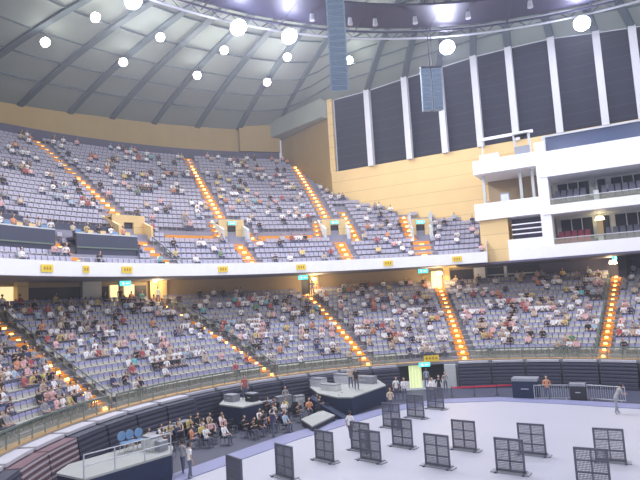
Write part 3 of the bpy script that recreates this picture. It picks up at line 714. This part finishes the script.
mb = MB(); wbox(mb, 19.6, 22.5, 5.6, 5.4, 11.5, 16.0); wbox(mb, 17.4, 19.7, 5.5, 5.3, 11.5, 12.0); mb.build('wall_side_low', 'tan', kind='structure')
# suite interiors: glazed back, piers
wn = 31
for lv, (z0, z1) in enumerate([(11.7, 15.8), (16.2, 19.62)]):
    mb = MB(); wbox(mb, 26.8, 62, 1.6, 1.4, z0, z1); mb.build('wall_suite_back_%s' % 'ab'[lv], 'pier', kind='structure')
    s_ = 27.3; k = 0
    while s_ < 58:
        wd = 3.0 if k % 2 == 0 else 1.0
        mb = MB(); wbox(mb, s_, s_+wd, 1.75, 1.6, z0+.9, z1-.25)
        mb.build('window_%d' % wn, 'shade', kind='structure'); wn += 1
        if wd > 2:
            mb = MB()
            for q in (1, 2): wbox(mb, s_+wd*q/3-.05, s_+wd*q/3+.05, 1.82, 1.7, z0+.9, z1-.25)
            mb.build('trim_%d' % (100+wn), 'pier', kind='structure')
        s_ += wd+.55; k += 1
    for j in range(8):
        mb = MB(); wbox(mb, 31.0+4.55*j-.22, 31.0+4.55*j+.22, 5.8, 1.6, z0, z0+1.5); wbox(mb, 31.0+4.55*j-.12, 31.0+4.55*j+.12, 1.9, 1.6, z0+1.2, z1); mb.build('trim_%d' % (150+lv*10+j), 'pier', kind='structure')
def suite_seats(s0, s1, z, m_, label, group):
    first_ = None; RW = ['front', 'middle', 'back']
    for row in range(3):
        off = 4.9-row*.95; zz = z+.35+row*.42; s_ = s0
        mbp = MB(); wbox(mbp, s0-.35, s1+.35, off+.5, off-.45 if row < 2 else 1.9, z, zz); mbp.build('floor_step', 'purple', kind='structure')
        k_ = 0
        while s_ <= s1:
            p_ = wp(s_, off, zz)
            if first_ is None:
                first_ = empty('suite_chair', p_, WANG); q = MB(); q.box((0, -.02, .45), (.5, .46, .12)); q.build('seat', m_, first_)
                q = MB(); q.box((0, .25, .75), (.5, .10, .62), 0, 0, .92); q.build('backrest', m_, first_); q = MB(); q.box((0, 0, .2), (.12, .2, .4)); q.build('pedestal', 'black', first_); o = first_
            else: o = copy_tree(first_); o.location = p_
            tag(o, '%s, %s row, %s from the left' % (label, RW[row], ordn[k_]), 'chair', group); s_ += .62; k_ += 1
SEG = [(27.3, 30.4), (31.7, 35.0), (36.2, 39.4)]
suite_seats(*SEG[0], 12.0, 'red', 'dark red suite chair in the lower suite', 'dark red suite chairs')
suite_seats(*SEG[1], 12.0, 'greyseat', 'slate chair in the lower suite right of the doorway', 'slate chairs of the lower suite')
suite_seats(*SEG[0], 16.3, 'greyseat', 'slate chair in the upper suite, corner bay', 'slate chairs of the upper corner suite')
suite_seats(*SEG[1], 16.3, 'greyseat', 'slate chair in the upper suite, second bay', 'slate chairs of the second upper suite')
q = wp(31.0, 2.6, 15.0); root = empty('wall_lamp', q, WANG, label='yellow glowing box for the lit doorway between red and grey suite chairs', cat='lamp')  # glowing box on a post stands in for the lit suite doorway
m_ = MB(); m_.box((0, 0, .25), (.9, .3, .35), 0, 0, .7); m_.build('shade', 'warm', root); m_ = MB(); m_.box((0, 0, -.7), (.5, .25, 1.4)); m_.build('stem', 'tan', root)
# glass balustrades of the suites
for i, z in enumerate((12.75, 16.72)):
    root = empty('balustrade', wp(26.9, 6.0, z), 0, label='glass balustrade on top of the %s white suite front' % ('lowest', 'middle')[i], cat='railing')
    q = MB(); wbox(q, 26.9, 60, 6.03, 5.99, z, z+.55); q.v = [tuple(Vector(v)-root.location) for v in q.v]; q.build('glass_panel', 'glass', root)
    q = MB(); wbox(q, 26.9, 60, 6.05, 5.97, z+.55, z+.62); q.v = [tuple(Vector(v)-root.location) for v in q.v]; q.build('top_rail', 'steel', root)
# left balconies: tan back, piers, door
mb = MB(); wbox(mb, 19.9, 25.8, .6, .3, 16.3, 20.95); mb.build('wall_balcony_back', 'tan_low', kind='structure')
mb = MB(); wbox(mb, 21.6, 22.3, 3, 2.7, 16.3, 18.9); mb.build('door_20', 'grey', kind='structure')
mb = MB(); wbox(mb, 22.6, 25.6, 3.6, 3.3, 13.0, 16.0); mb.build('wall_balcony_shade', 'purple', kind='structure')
for j, s_ in enumerate((20.2, 24.0, 25.2)):
    mb = MB(); wbox(mb, s_-.14, s_+.14, 4.6, 4.3, 16.3, 20.95); mb.build('column_%d' % (12+j), 'pier', kind='structure')
for z in (14.1, 14.6, 15.1):
    mb = MB(); wbox(mb, 22.9, 25.8, 5.9, 5.85, z, z+.12); mb.build('trim_%d' % (180+int(z*10) % 10), 'white', kind='structure')
root = empty('lighting_bar', wp(20.8, 5.6, 22.4), WANG, label='white bar on posts above the uppermost left balcony', cat='lighting bar')
q = MB(); q.box((2.2, 0, 2.3), (5.6, .22, .28)); q.build('bar', 'white', root)
for x in (-.2, 4.6): q = MB(); q.box((x, 0, 1.1), (.14, .14, 2.2)); q.build('post', 'pier', root)
root = empty('control_cabin', wp(24.6, 5.2, 22.4), WANG, label='small grey open cabin at the right end of the white bar', cat='cabin')
q = MB(); q.box((0, 0, .45), (1.5, 1.0, .9)); q.build('body', 'grey', root); 
for x in (-.7, .7):
    for y in (-.45, .45): q = MB(); q.box((x, y, 1.5), (.1, .1, 1.3)); q.build('post', 'steel', root); q = MB(); q.box((0, 0, 2.2), (1.6, 1.1, .12)); q.build('roof', 'pier', root)
root = empty('equipment_case', wp(20.9, 5.3, 22.4), WANG, label='pale box on the uppermost left balcony under the white bar', cat='box')
q = MB(); q.box((.3, 0, .3), (2.0, .7, .6)); q.build('body', 'white', root); q = MB(); q.box((.3, 0, .63), (2.04, .74, .07)); q.build('lid', 'pier', root)
for s_, off, z, si, lb in ((20.6, 5.2, 16.3, 3, 'dark clothed person standing at the left end of the middle balcony'), (22.9, 5.2, 16.3, 0, 'person in a white top standing on the middle balcony beside the grey door')):
    standing(wp(s_, off, z), WANG, si, lb)
root = empty('cabinet', wp(22.4, 5.0, 16.3), WANG, label='tall grey cabinet on the middle balcony', cat='cabinet')
q = MB(); q.box((0, 0, 1.2), (.95, .6, 2.4)); q.build('body', 'grey', root); q = MB(); q.box((0, -.31, 1.3), (.75, .04, 1.9)); q.build('door', 'pier', root)

# ---------------------------------------------------------------- booths in the upper tier
for (a, b, r0, r1), lb in zip([(-80, -61.8, 34.0, 38.2), (-58.8, -48.9, 33.8, 37.6)], ('black fronted control booth in the upper tier at the left edge of the picture', 'black fronted control booth in the upper tier beside the leftmost vomitory')):
    zt = upz(r0)+1.95
    root = empty('control_booth', pol((a+b)/2, r0, upz(r0)), label=lb, cat='booth')
    def B(nm, mt, fn):
        q = MB(); fn(q); q.v = [tuple(Vector(v)-root.location) for v in q.v]; q.build(nm, mt, root)
    B('front_panel', 'booth', lambda q: q.sweep([(r0, upz(r0)-.4), (r0, zt), (r0+.12, zt), (r0+.12, upz(r0)-.4)], a, b, 10))
    B('lower_rail', 'green', lambda q: q.sweep([(r0-.1, upz(r0)+.75), (r0-.1, upz(r0)+.87), (r0, upz(r0)+.87), (r0, upz(r0)+.75)], a, b, 10))
    B('deck', 'dark', lambda q: q.sweep([(r0+.12, zt-.45), (r0+.12, zt-.25), (r1, zt-.25), (r1, zt-.45)], a, b, 10))
    B('top_rail', 'pier', lambda q: q.sweep([(r0, zt), (r0, zt+.1), (r0+.14, zt+.1), (r0+.14, zt)], a, b, 10))
    B('back_wall', 'booth', lambda q: q.sweep([(r1, upz(r1)-1.5), (r1, upz(r1)+.6), (r1+.12, upz(r1)+.6), (r1+.12, upz(r1)-1.5)], a, b, 10))
    n_ = 7 if a < -70 else 5
    for j in range(n_):
        t = lerp(max(a, -74), b, (j+.5)/n_); si = [6, 7, 3, 0, 9, 4, 6][j]
        nm = 'leftmost' if a < -70 else 'second'
        put('person', seated_mesh(j % 4, si), None, pol(t, r0+1.3, zt-.25), -R(t), label='person in a %s top in the %s black booth, %s from its left end' % (SHIRTS[si][0], nm, ordn[j]), cat='person')
        q = MB(); q.box((0, 0, .37), (.9, .5, .04)); root2 = empty('mixing_desk', pol(t, r0+.55, zt-.25), -R(t), label='control desk in the %s black booth, %s from its left end' % (nm, ordn[j]), cat='desk')
        q.build('desk_top', 'grey', root2)
        for x in (-.4, .4): q = MB(); q.box((x, 0, .17), (.05, .4, .35)); q.build('leg', 'black', root2)
        q = MB(); q.box((0, .1, .55), (.5, .06, .3)); q.build('screen', 'bluechair' if j % 3 == 0 else 'tan', root2)

# ---------------------------------------------------------------- ceiling lamps, truss ring, speakers
def floodlight(q, big, label, group=None, W=None, color=(1, .98, .95)):
    root = empty('floodlight', q, 0, label=label, cat='lamp', group=group)
    dv = (Vector((C[0], C[1], 5))-q).normalized(); rr = .78 if big else .48
    root.rotation_euler = dv.to_track_quat('-Z', 'Y').to_euler()
    m_ = MB(); n = 14
    P = []; 
    for z, r_ in ((.55, rr*.45), (.25, rr*.8), (0, rr), (-.1, rr)):
        P += [(math.cos(2*math.pi*i/n)*r_, math.sin(2*math.pi*i/n)*r_, z) for i in range(n)]
    m_.add(P, [(k*n+i, k*n+(i+1) % n, (k+1)*n+(i+1) % n, (k+1)*n+i) for k in range(3) for i in range(n)]+[tuple(range(n))]); m_.build('housing', 'grey', root)
    m_ = MB(); P = [(0, 0, -.28)]
    for z, r_ in ((-.22, rr*.6), (-.1, rr*.96)): P += [(math.cos(2*math.pi*i/n)*r_, math.sin(2*math.pi*i/n)*r_, z) for i in range(n)]
    m_.add(P, [(0, 1+(i+1) % n, 1+i) for i in range(n)]+[(1+i, 1+(i+1) % n, 1+n+(i+1) % n, 1+n+i) for i in range(n)]); m_.build('lens', 'lensb' if big else 'lens', root)
    m_ = MB(); m_.tube((0, 0, .5), (0, 0, .95), .06); m_.build('bracket', 'grey', root)
    for kind_, e_ in (('SPOT', W), ('POINT', W*SPILL*(4 if big else 1))):
        l = bpy.data.lights.new('flood_light', kind_); l.energy = e_; l.color = color; l.shadow_soft_size = .5
        if kind_ == 'SPOT': l.spot_size = R(160); l.spot_blend = .6
        lo = bpy.data.objects.new('flood_light', l); col.objects.link(lo); lo.parent = root; lo.location = (0, 0, -.9)
for px, lb in (((45, 42), 'first'), ((123, 62), 'second'), ((197, 75), 'third'), ((267, 82), 'fourth'), ((349, 60), 'fifth')):
    floodlight(on_roof(*px, 1.2), False, 'small round white ceiling floodlight, %s from the left in the ring nearest the back wall' % lb, W=LAMP_W)
for px, lb in (((95, 17), 'first'), ((160, 37), 'second'), ((224, 50), 'third'), ((287, 57), 'fourth')):
    floodlight(on_roof(*px, 1.2), False, 'round white ceiling floodlight, %s from the left in the inner ring' % lb, W=LAMP_W)
RZ = 35.0; RR = 37.6; RC = (12.5, 18.1)
def ring_pt(px, py):
    q = at_z(px, py, RZ-.9); return q
for px, lb in (((133, 0), 'cut by the top edge above the small ones'), ((238, 27), 'left one of the two close together'), ((289, 36), 'right one of the two close together'), ((447, 47), 'beside the short hanging speaker'), ((582, 23), 'at the upper right over the white fins')):
    floodlight(ring_pt(*px), True, 'large blue-white floodlight on the truss ring, '+lb, W=BIG_W, color=(.74, .78, 1))
for ph in (65, 100, 135, 165, 195, 225, 260):     # the rest of the ring of big lamps, behind and above the viewer
    q = Vector((RC[0]+38.2*math.sin(R(ph)), RC[1]+38.2*math.cos(R(ph)), RZ-1)); floodlight(q, True, 'large floodlight on the truss ring above the viewer, %s going clockwise' % ordn[(65, 100, 135, 165, 195, 225, 260).index(ph)], 'floodlights above the viewer', W=FAR_W, color=(.9, .92, 1))
root = empty('truss_ring', (RC[0], RC[1], RZ), label='big circular lighting truss with catwalk hung under the arena roof', cat='truss')
def ring(q, r, z, rad, n=120):
    pts = [(r*math.sin(2*math.pi*i/n), r*math.cos(2*math.pi*i/n), z) for i in range(n)]
    for i in range(n): q.tube(pts[i], pts[(i+1) % n], rad, 6)
for r_, z, rad in ((RR, 0, .12), (RR, .8, .12), (RR-1.2, 0.1, .10), (32.0, .6, .12)): q = MB(); ring(q, r_, z, rad); q.build('chord', 'steel' if r_ == RR else 'truss', root)
q = MB(); n = 120
for i in range(n):
    a = 2*math.pi*i/n; b = 2*math.pi*(i+.5)/n
    q.tube((RR*math.sin(a), RR*math.cos(a), 0), (RR*math.sin(b), RR*math.cos(b), .8), .05, 4); q.tube((RR*math.sin(b), RR*math.cos(b), .8), (RR*math.sin(a+2*math.pi/n), RR*math.cos(a+2*math.pi/n), 0), .05, 4)
    if i % 4 == 0: q.tube((RR*math.sin(a), RR*math.cos(a), .5), (32.0*math.sin(a), 32.0*math.cos(a), .6), .09, 4)
q.build('bracing', 'truss', root)
q = MB(); P = []
for i in range(n):
    a = 2*math.pi*i/n
    for r_, z in ((32.1, .5), (36.4, .5), (36.4, .62), (32.1, .62)): P.append((r_*math.sin(a), r_*math.cos(a), z))
q.add(P, [(4*i+j, 4*((i+1) % n)+j, 4*((i+1) % n)+(j+1) % 4, 4*i+(j+1) % 4) for i in range(n) for j in range(4)]); q.build('catwalk', 'truss', root)
q = MB()
for i in range(0, n, 6):
    a = 2*math.pi*i/n; x, y = 34*math.sin(a), 34*math.cos(a); q.tube((x, y, .6), (x, y, roof_z(RC[0]+x, RC[1]+y)-RZ), .05, 4)
q.build('hanger', 'truss', root)
for j, (px, py) in enumerate(((312, 17), (350, 21), (375, 22), (415, 20), (468, 15), (530, 4))):
    p_ = at_z(px, py, RZ-.1); rt = empty('spotlight', p_, 0, label='small unlit spotlight under the catwalk, %s from the left' % ordn[j], cat='spotlight')
    q = MB(); q.tube((0, 0, -.35), (0, 0, .3), .26, 10, 0, .18); q.build('housing', 'steel', rt); q = MB(); q.tube((0, 0, .3), (0, 0, .62), .04); q.build('bracket', 'truss', rt)
def line_array(x, z_top, Y, n, w, h, dep, curve, label, two=False):
    root = empty('line_array_speaker', (x, Y, z_top), 0, label=label, cat='speaker')
    ang_ = 0.0; y = 0; z = 0; yaw = math.atan2(-(C[0]-x), 10)*0
    q = MB(); q.box((0, 0, .15), (w*1.05, dep, .12)); q.tube((0, 0, .2), (0, 0, roof_z(x, Y)-z_top), .05); q.tube((.3, 0, .2), (.3, 0, roof_z(x+.3, Y)-z_top), .03); q.build('rigging', 'truss', root)
    for i in range(n):
        for sx in ((-w*.27, w*.27) if two else (0,)):
            ww = w*.48 if two else w
            cy, sy = math.cos(ang_), math.sin(ang_); q = MB(); P = []
            for zz in (-h*.94, 0):
                for xx, yy in ((-ww/2, -dep/2), (ww/2, -dep/2), (ww/2*.85, dep/2), (-ww/2*.85, dep/2)):
                    P.append((sx+xx, y+yy*cy-zz*sy*1.0, z+yy*sy+zz*cy))
            q.hexa(P); cb = q.build('cabinet', 'spk', root)
            q = MB(); P = []
            for zz in (-h*.80, -h*.14):
                for xx, yy in ((-ww*.42, -dep/2-.03), (ww*.42, -dep/2-.03), (ww*.42, -dep/2), (-ww*.42, -dep/2)): P.append((sx+xx, y+yy*cy-zz*sy, z+yy*sy+zz*cy))
            q.hexa(P); q.build('grille', 'grille', cb)
        z -= h*math.cos(ang_); y += h*math.sin(ang_); ang_ += curve
def at_y(x, y, Y): d_ = ray(x, y); return EYE+d_*(Y/d_.y)
pa = at_y(337, 86, 42); pt = at_y(333, -4, 42)
line_array(pt.x+.1, pa.z+7.4, 42, 16, 1.45, .47, .9, .022, 'tall hanging loudspeaker column in the upper middle of the picture')
pb = at_y(430, 70, 54)
line_array(pb.x, pb.z, 54, 9, 2.0, .46, .9, .02, 'short double hanging loudspeaker column in front of the white fins', True)

# ---------------------------------------------------------------- mesh panels on the court
def mesh_panel_proto(w=1.3, h=1.5):
    root = empty('mesh_panel')
    q = MB()
    for x in (-w/2, w/2): q.box((x, 0, h/2+.06), (.08, .08, h))
    for z in (.12, h+.06): q.box((0, 0, z), (w+.08, .08, .09))
    q.build('frame', 'mesh', root)
    q = MB(); q.box((0, 0, h/2+.06), (.06, .05, h)); q.box((0, 0, h*.36), (w, .05, .06)); q.box((0, 0, h*.70), (w, .05, .06)); q.build('crossbar', 'mesh', root)
    q = MB()
    for i in range(1, 24): q.box((-w/2+w*i/24, 0, h/2+.06), (.022, .02, h))
    for i in range(1, 20): q.box((0, .012, .06+h*i/20), (w, .02, .018))
    q.build('mesh_infill', 'mesh', root)
    for x in (-w/2, w/2): q = MB(); q.box((x, 0, .035), (.12, .7, .07)); q.build('foot', 'mesh', root)
    q = MB(); q.box((0, 0, .03), (w+.5, .55, .04)); q.build('shadow_base', 'grey', root)  # grey slab is the panel's base and its shadow in one shape
    return root
PAN = [(438, 467, 'in the middle of the court, front row, alone'), (465, 450, 'behind the middle front one, slightly to its right'), (511, 473, 'second from the right in the front row'), (533, 455, 'half behind the second from the right'),
       (594, 486, 'nearest the lower right corner'), (611, 462, 'behind the one nearest the lower right corner'), (403, 447, 'left of centre, just right of an overlapping pair'), (371, 461, 'front one of the overlapping pair'), (361, 451, 'rear one of the overlapping pair'),
       (325, 461, 'narrow looking one third from the left'), (285, 478, 'narrow looking one second from the left'), (235, 492, 'cut by the bottom edge at the left'), (392, 428, 'small far one below the two people in white'), (416, 418, 'small far one just below the curtain'), (436, 409, 'farthest one, before the group at the entrance')]
pr = None
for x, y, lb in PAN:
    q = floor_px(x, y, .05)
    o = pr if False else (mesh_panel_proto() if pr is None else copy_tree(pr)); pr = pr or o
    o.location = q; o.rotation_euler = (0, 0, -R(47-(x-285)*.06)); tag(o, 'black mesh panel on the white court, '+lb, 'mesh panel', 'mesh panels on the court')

# ---------------------------------------------------------------- platforms and people on the floor
def platform(pts, h, label, top='deck', skirt='navy'):
    pl = [at_z(x, y, h) for x, y in pts]; cx = sum(p.x for p in pl)/len(pl); cy = sum(p.y for p in pl)/len(pl)
    root = empty('stage_platform', (cx, cy, 0), label=label, cat='platform'); loc = [(p.x-cx, p.y-cy) for p in pl]
    ar = sum(loc[i][0]*loc[(i+1) % len(loc)][1]-loc[(i+1) % len(loc)][0]*loc[i][1] for i in range(len(loc)))
    if ar < 0: loc = loc[::-1]
    q = MB(); q.prism(loc, h-.1, h); q.build('deck_board', top, root)
    q = MB(); q.prism([(x*.985, y*.985) for x, y in loc], 0, h-.1); q.build('skirt', skirt, root)
    return root, pl
d1, pl1 = platform([(56, 473), (69, 464), (147, 442), (173, 446), (172, 453), (84, 479)], 1.4, 'raised platform with pale top, navy skirt and railing at the lower left', 'deck')
q = MB(); fr = [at_z(84, 478, 1.4), at_z(115, 469, 1.4), at_z(145, 460.5, 1.4), at_z(171, 453, 1.4)]
for p_ in fr: q.tube(p_-d1.location, p_-d1.location+Vector((0, 0, 1.0)), .035)
for a, b in zip(fr, fr[1:]):
    for zz in (.5, 1.0): q.tube(a-d1.location+Vector((0, 0, zz)), b-d1.location+Vector((0, 0, zz)), .028)
q.build('railing', 'steel', d1)
d2, pl2 = platform([(219, 404), (226, 397.5), (254, 398), (263, 402), (242, 407)], 1.6, 'small platform with navy skirt and cluttered pale top below the second stairs')
d3, pl3 = platform([(306, 384), (318, 393), (337, 397), (352, 397), (386, 385), (374, 377), (322, 377)], 1.35, 'large platform with dark navy skirt and equipment left of the floor entrance')
d4, pl4 = platform([(301, 419), (312, 426), (335, 415), (322, 410)], .45, 'low pale platform at the court edge in front of the large dark one', 'deck', 'black')
root = empty('ramp', floor_px(330, 418), label='black sloping ramp between the large and the low platform', cat='ramp')
a = floor_px(312, 412)-root.location; b = floor_px(346, 419)-root.location; q = MB(); dd = Vector((.3, .9, 0))
q.hexa([a-dd*.5, b-dd*.5, b+dd*.5, a+dd*.5, a-dd*.5+Vector((0, 0, 1.2)), b-dd*.5+Vector((0, 0, .1)), b+dd*.5+Vector((0, 0, .1)), a+dd*.5+Vector((0, 0, 1.2))]); q.build('ramp_surface', 'navy', root)
# blue round backed chairs on the near platform
for j, x in enumerate((125, 133, 142)):
    p_ = at_z(x, 452-j*2, 1.4); root = empty('round_chair', p_, -R(-55), label='blue round-backed chair on the near railed platform, %s from the left' % ordn[j], cat='chair')
    q = MB(); q.tube((0, 0, .42), (0, 0, .5), .26, 12); q.build('seat', 'bluechair', root)
    q = MB(); q.tube((0, .24, .78), (0, .30, .78), .25, 12); q.build('backrest', 'bluechair', root)
    for sx, sy in ((-1, -1), (1, -1), (1, 1), (-1, 1)): q = MB(); q.tube((sx*.18, sy*.18, 0), (sx*.16, sy*.16, .43), .02); q.build('leg', 'steel', root)
def case(p_, dm, rz, m_, label, nm='equipment_case'):
    root = empty(nm, p_, rz, label=label, cat='equipment'); q = MB(); q.box((0, 0, dm[2]*.42), (dm[0], dm[1], dm[2]*.84)); q.build('body', m_, root)
    q = MB(); q.box((0, 0, dm[2]*.93), (dm[0]*1.02, dm[1]*1.02, dm[2]*.14)); q.build('lid', 'grey', root)
    q = MB(); q.box((0, -dm[1]/2-.02, dm[2]*.5), (dm[0]*.3, .04, .06)); q.build('handle', 'steel', root)
cs = [((232, 401), 1.6, (1.0, .7, .5), 'grey', 'grey case at the left end of the small platform top'), ((252, 401), 1.6, (.8, .6, .6), 'black', 'black case at the right end of the small platform top'),
      ((318, 386), 1.35, (1.4, .8, .7), 'ledge', 'pale case at the left end of the large dark platform'), ((331, 390), 1.35, (1.5, .8, .5), 'pier', 'pale low case near the front of the large dark platform'),
      ((343, 383), 1.35, (1.6, .8, .8), 'ledge', 'pale tall case in the middle of the large dark platform'), ((366, 383), 1.35, (1.8, .8, .6), 'grey', 'grey case at the right end of the large dark platform'),
      ((152, 449), 1.4, (.9, .6, .7), 'pier', 'pale case beside the blue chairs on the near platform'), ((161, 450), 1.4, (.6, .5, .5), 'grey', 'small grey case at the right end of the near platform')]
for px, z, dm, m_, lb in cs: p_ = at_z(*px, z); p_.z = z; case(p_, dm, -R(40), m_, lb)
for j in range(12):
    t = -70+j*3.6; p_ = pol(t, 22.35 if t < -57 else 22.75, 0)
    if min(math.hypot(p_.x-d_.location.x, p_.y-d_.location.y) for d_ in (d1, d2, d3)) > 3.1 or j % 5 == 9:
        case(p_, (random.uniform(.7, 1.3), .6, random.uniform(.5, 1.1)), -R(t), ('black', 'grey', 'pier')[j % 3], '%s case against the folded seating behind the floor audience, %s along' % (('black', 'grey', 'pale')[j % 3], ordn[j]))
# court-side audience on dark chairs
fc = None; n_fp = 0; FCH = {}; FPE = {}
for j, (r_, a, b) in enumerate([(21.8, -74, -38), (21.0, -72, -33), (20.2, -74, -30), (19.4, -72, -27), (18.6, -68, -25), (17.8, -62, -24), (17.0, -56, -26), (16.2, -48, -30)]):
    t = a
    while t < b:
        p_ = pol(t, r_, 0); bad = any(math.hypot(p_.x-d_.location.x, p_.y-d_.location.y) < k_ for d_, k_ in ((d1, 3.0), (d2, 1.9), (d4, 1.8), (d3, 2.8)))
        if not bad and in_view(p_, 10) and random.random() < .86:
            if fc is None:
                fc = empty('folding_chair', p_, -R(t)+math.pi); q = MB(); q.box((0, 0, .44), (.42, .42, .05)); q.build('seat', 'black', fc); q = MB(); q.box((0, .22, .7), (.42, .05, .36)); q.build('backrest', 'black', fc)
                for sx, sy in ((-1, -1), (1, -1), (1, 1), (-1, 1)): q = MB(); q.box((sx*.18, sy*.18, .21), (.03, .03, .42)); q.build('leg', 'grey', fc)
                o = fc
            else: o = copy_tree(fc)
            o.location = p_; face = -R(t)+random.uniform(-.5, .5); o.rotation_euler = (0, 0, face); o.scale = (1, 1, 1)
            tag(o, None, 'chair', 'folding chairs beside the court'); FCH.setdefault(j, []).append((t, o))
            if random.random() < .75 and n_fp < 80:
                n_fp += 1; si = random.choices(range(len(SHIRTS)), [22, 6, 4, 26, 12, 4, 8, 4, 8, 2, 1, 1])[0]; k = random.choices(range(5), (3, 4, 3, 4, 0))[0]
                FPE.setdefault((j, si), []).append((t, put('person', seated_mesh(k, si), None, p_+Vector((0, 0, -.02)), face, cat='person', group='people on the floor chairs')))
        t += math.degrees(random.uniform(.75, 1.15)/r_)
FR = ['nearest the stands', 'second from the stands', 'third from the stands', 'fourth from the stands', 'fifth from the stands', 'third from the court', 'second from the court', 'nearest the court']
for j, L_ in FCH.items():
    for k, (t, o) in enumerate(sorted(L_, key=lambda v: v[0])): o['label'] = 'black folding chair in the floor row %s, %s from the left' % (FR[j], ordn[k])
for (j, si), L_ in FPE.items():
    for k, (t, o) in enumerate(sorted(L_, key=lambda v: v[0])): o['label'] = 'person in %s seated in the floor row %s%s' % (SHIRTS[si][0], FR[j], '' if len(L_) == 1 else ', %s from left' % ordn[k])
print('floor people', n_fp)
ST = [((190, 479), 0, 0, 'person in white top and dark trousers standing at the right end of the near platform', 2.2, 0, 1.04), ((183, 474), 0, 4, 'person in grey standing just behind the one at the right end of the near platform', 2.6, 1, 1),
      ((273, 437), 0, 8, 'person in a navy top standing at the court edge with raised arms', 2.4, 1, 1), ((351, 440), .05, 0, 'person in a white top walking alone on the white court', 2.6, 0, 1),
      ((286, 408), 0, 4, 'person in grey standing behind the floor audience below the walkway', .3, 1, 1), ((397, 400), 0, 0, 'left person of the pair in white beside the entrance curtain', .2, 0, 1.08), ((405, 400), 0, 0, 'right person of the pair in white beside the entrance curtain', .1, 1, 1.04),
      ((391, 412), .05, 6, 'person in beige top with pale cap walking toward the far small mesh panel', .3, 1, 1), ((427, 388), 0, 5, 'person in pale blue standing in the floor entrance by the curtain', .2, 0, 1.05), ((433, 402), 0, 0, 'person in white carrying things in front of the floor entrance', .1, 1, 1.1),
      ((440, 399), 0, 3, 'person in black just right of the one in white at the floor entrance', -.1, 0, 1.1), ((446, 392), 0, 4, 'person in grey at the right jamb of the floor entrance', -.2, 1, 1),
      ((548, 400), 0, 9, 'person in orange standing behind the left crowd barrier', -.2, 1, 1.05)]
for px, z, si, lb, rz, arms, sc_ in ST:
    p_ = floor_px(*px, z); standing(p_, rz, si, lb, arms, .12, 0, sc_)
standing(floor_px(617, 414, .05), 1.6, 4, 'person in grey bending forward on the court edge at the far right', 1, .14, .7, 1.12, trousers='grey')
standing(at_z(245, 399, 1.6), .4, 2, 'person in red standing on the small platform below the second stairs', 0)
standing(at_z(351, 388, 1.35), .2, 6, 'person in beige standing among cases on the large dark platform', 1)
standing(at_z(357, 390, 1.35), .1, 3, 'person in black standing at the front of the large dark platform', 0)
for px, lb, si in (((120, 297), 'person in black standing in the lit concourse doorway left of the ochre pillar', 3), ((158, 300), 'person in pale blue standing at the head of the second stairs by the ochre pillar', 5), ((313, 298), 'person in navy standing at the head of the third stairs', 8)):
    q = at_r(*px, 38.9); q.z = low_z(15); standing(q, -R(th_at(*px, 38.9)), si, lb)
# crowd barriers, black boxes, tape
def barrier(x0, x1, y0, y1, label):
    a = floor_px(x0, y0); b = floor_px(x1, y1); L_ = (b-a).length; root = empty('crowd_barrier', a, math.atan2(b.y-a.y, b.x-a.x), label=label, cat='barrier')
    q = MB(); q.tube((0, 0, 1.12), (L_, 0, 1.12), .035); q.tube((0, 0, .15), (L_, 0, .15), .03); q.tube((0, 0, .1), (0, 0, 1.12), .035); q.tube((L_, 0, .1), (L_, 0, 1.12), .035); q.build('frame', 'steel', root)
    n_ = int(L_/.16); q = MB()
    for i in range(1, n_): q.tube((L_*i/n_, 0, .15), (L_*i/n_, 0, 1.12), .014, 5)
    q.build('bars', 'steel', root)
    for x in (.3, L_-.3): q = MB(); q.box((x, 0, .04), (.06, .6, .08)); q.build('foot', 'steel', root)
barrier(535, 571, 400, 400, 'silver crowd barrier in front of the folded seating, left of the black box')
barrier(588, 626, 400, 403, 'silver crowd barrier in front of the folded seating, right of the black box')
case(floor_px(579, 400), (1.1, .8, 1.25), -R(28), 'black', 'black box standing between the two silver crowd barriers')
case(floor_px(527, 398), (1.9, 1.2, 1.6), -R(28), 'navy', 'large dark covered box left of the left crowd barrier')
a = floor_px(452, 397); b = floor_px(520, 394); rt = empty('barrier_tape', a, math.atan2(b.y-a.y, b.x-a.x), label='red tape stretched along the dark floor right of the entrance', cat='tape'); L_ = (b-a).length
q = MB(); q.box((L_/2, 0, .75), (L_, .03, .13)); q.build('tape', 'tape', rt)
for x in (0, L_/3, 2*L_/3, L_): q = MB(); q.tube((x, 0, 0), (x, 0, .85), .03); q.tube((x, 0, 0), (x, 0, .04), .16, 10); q.build('post', 'black', rt)
print('script done', len(bpy.data.objects))
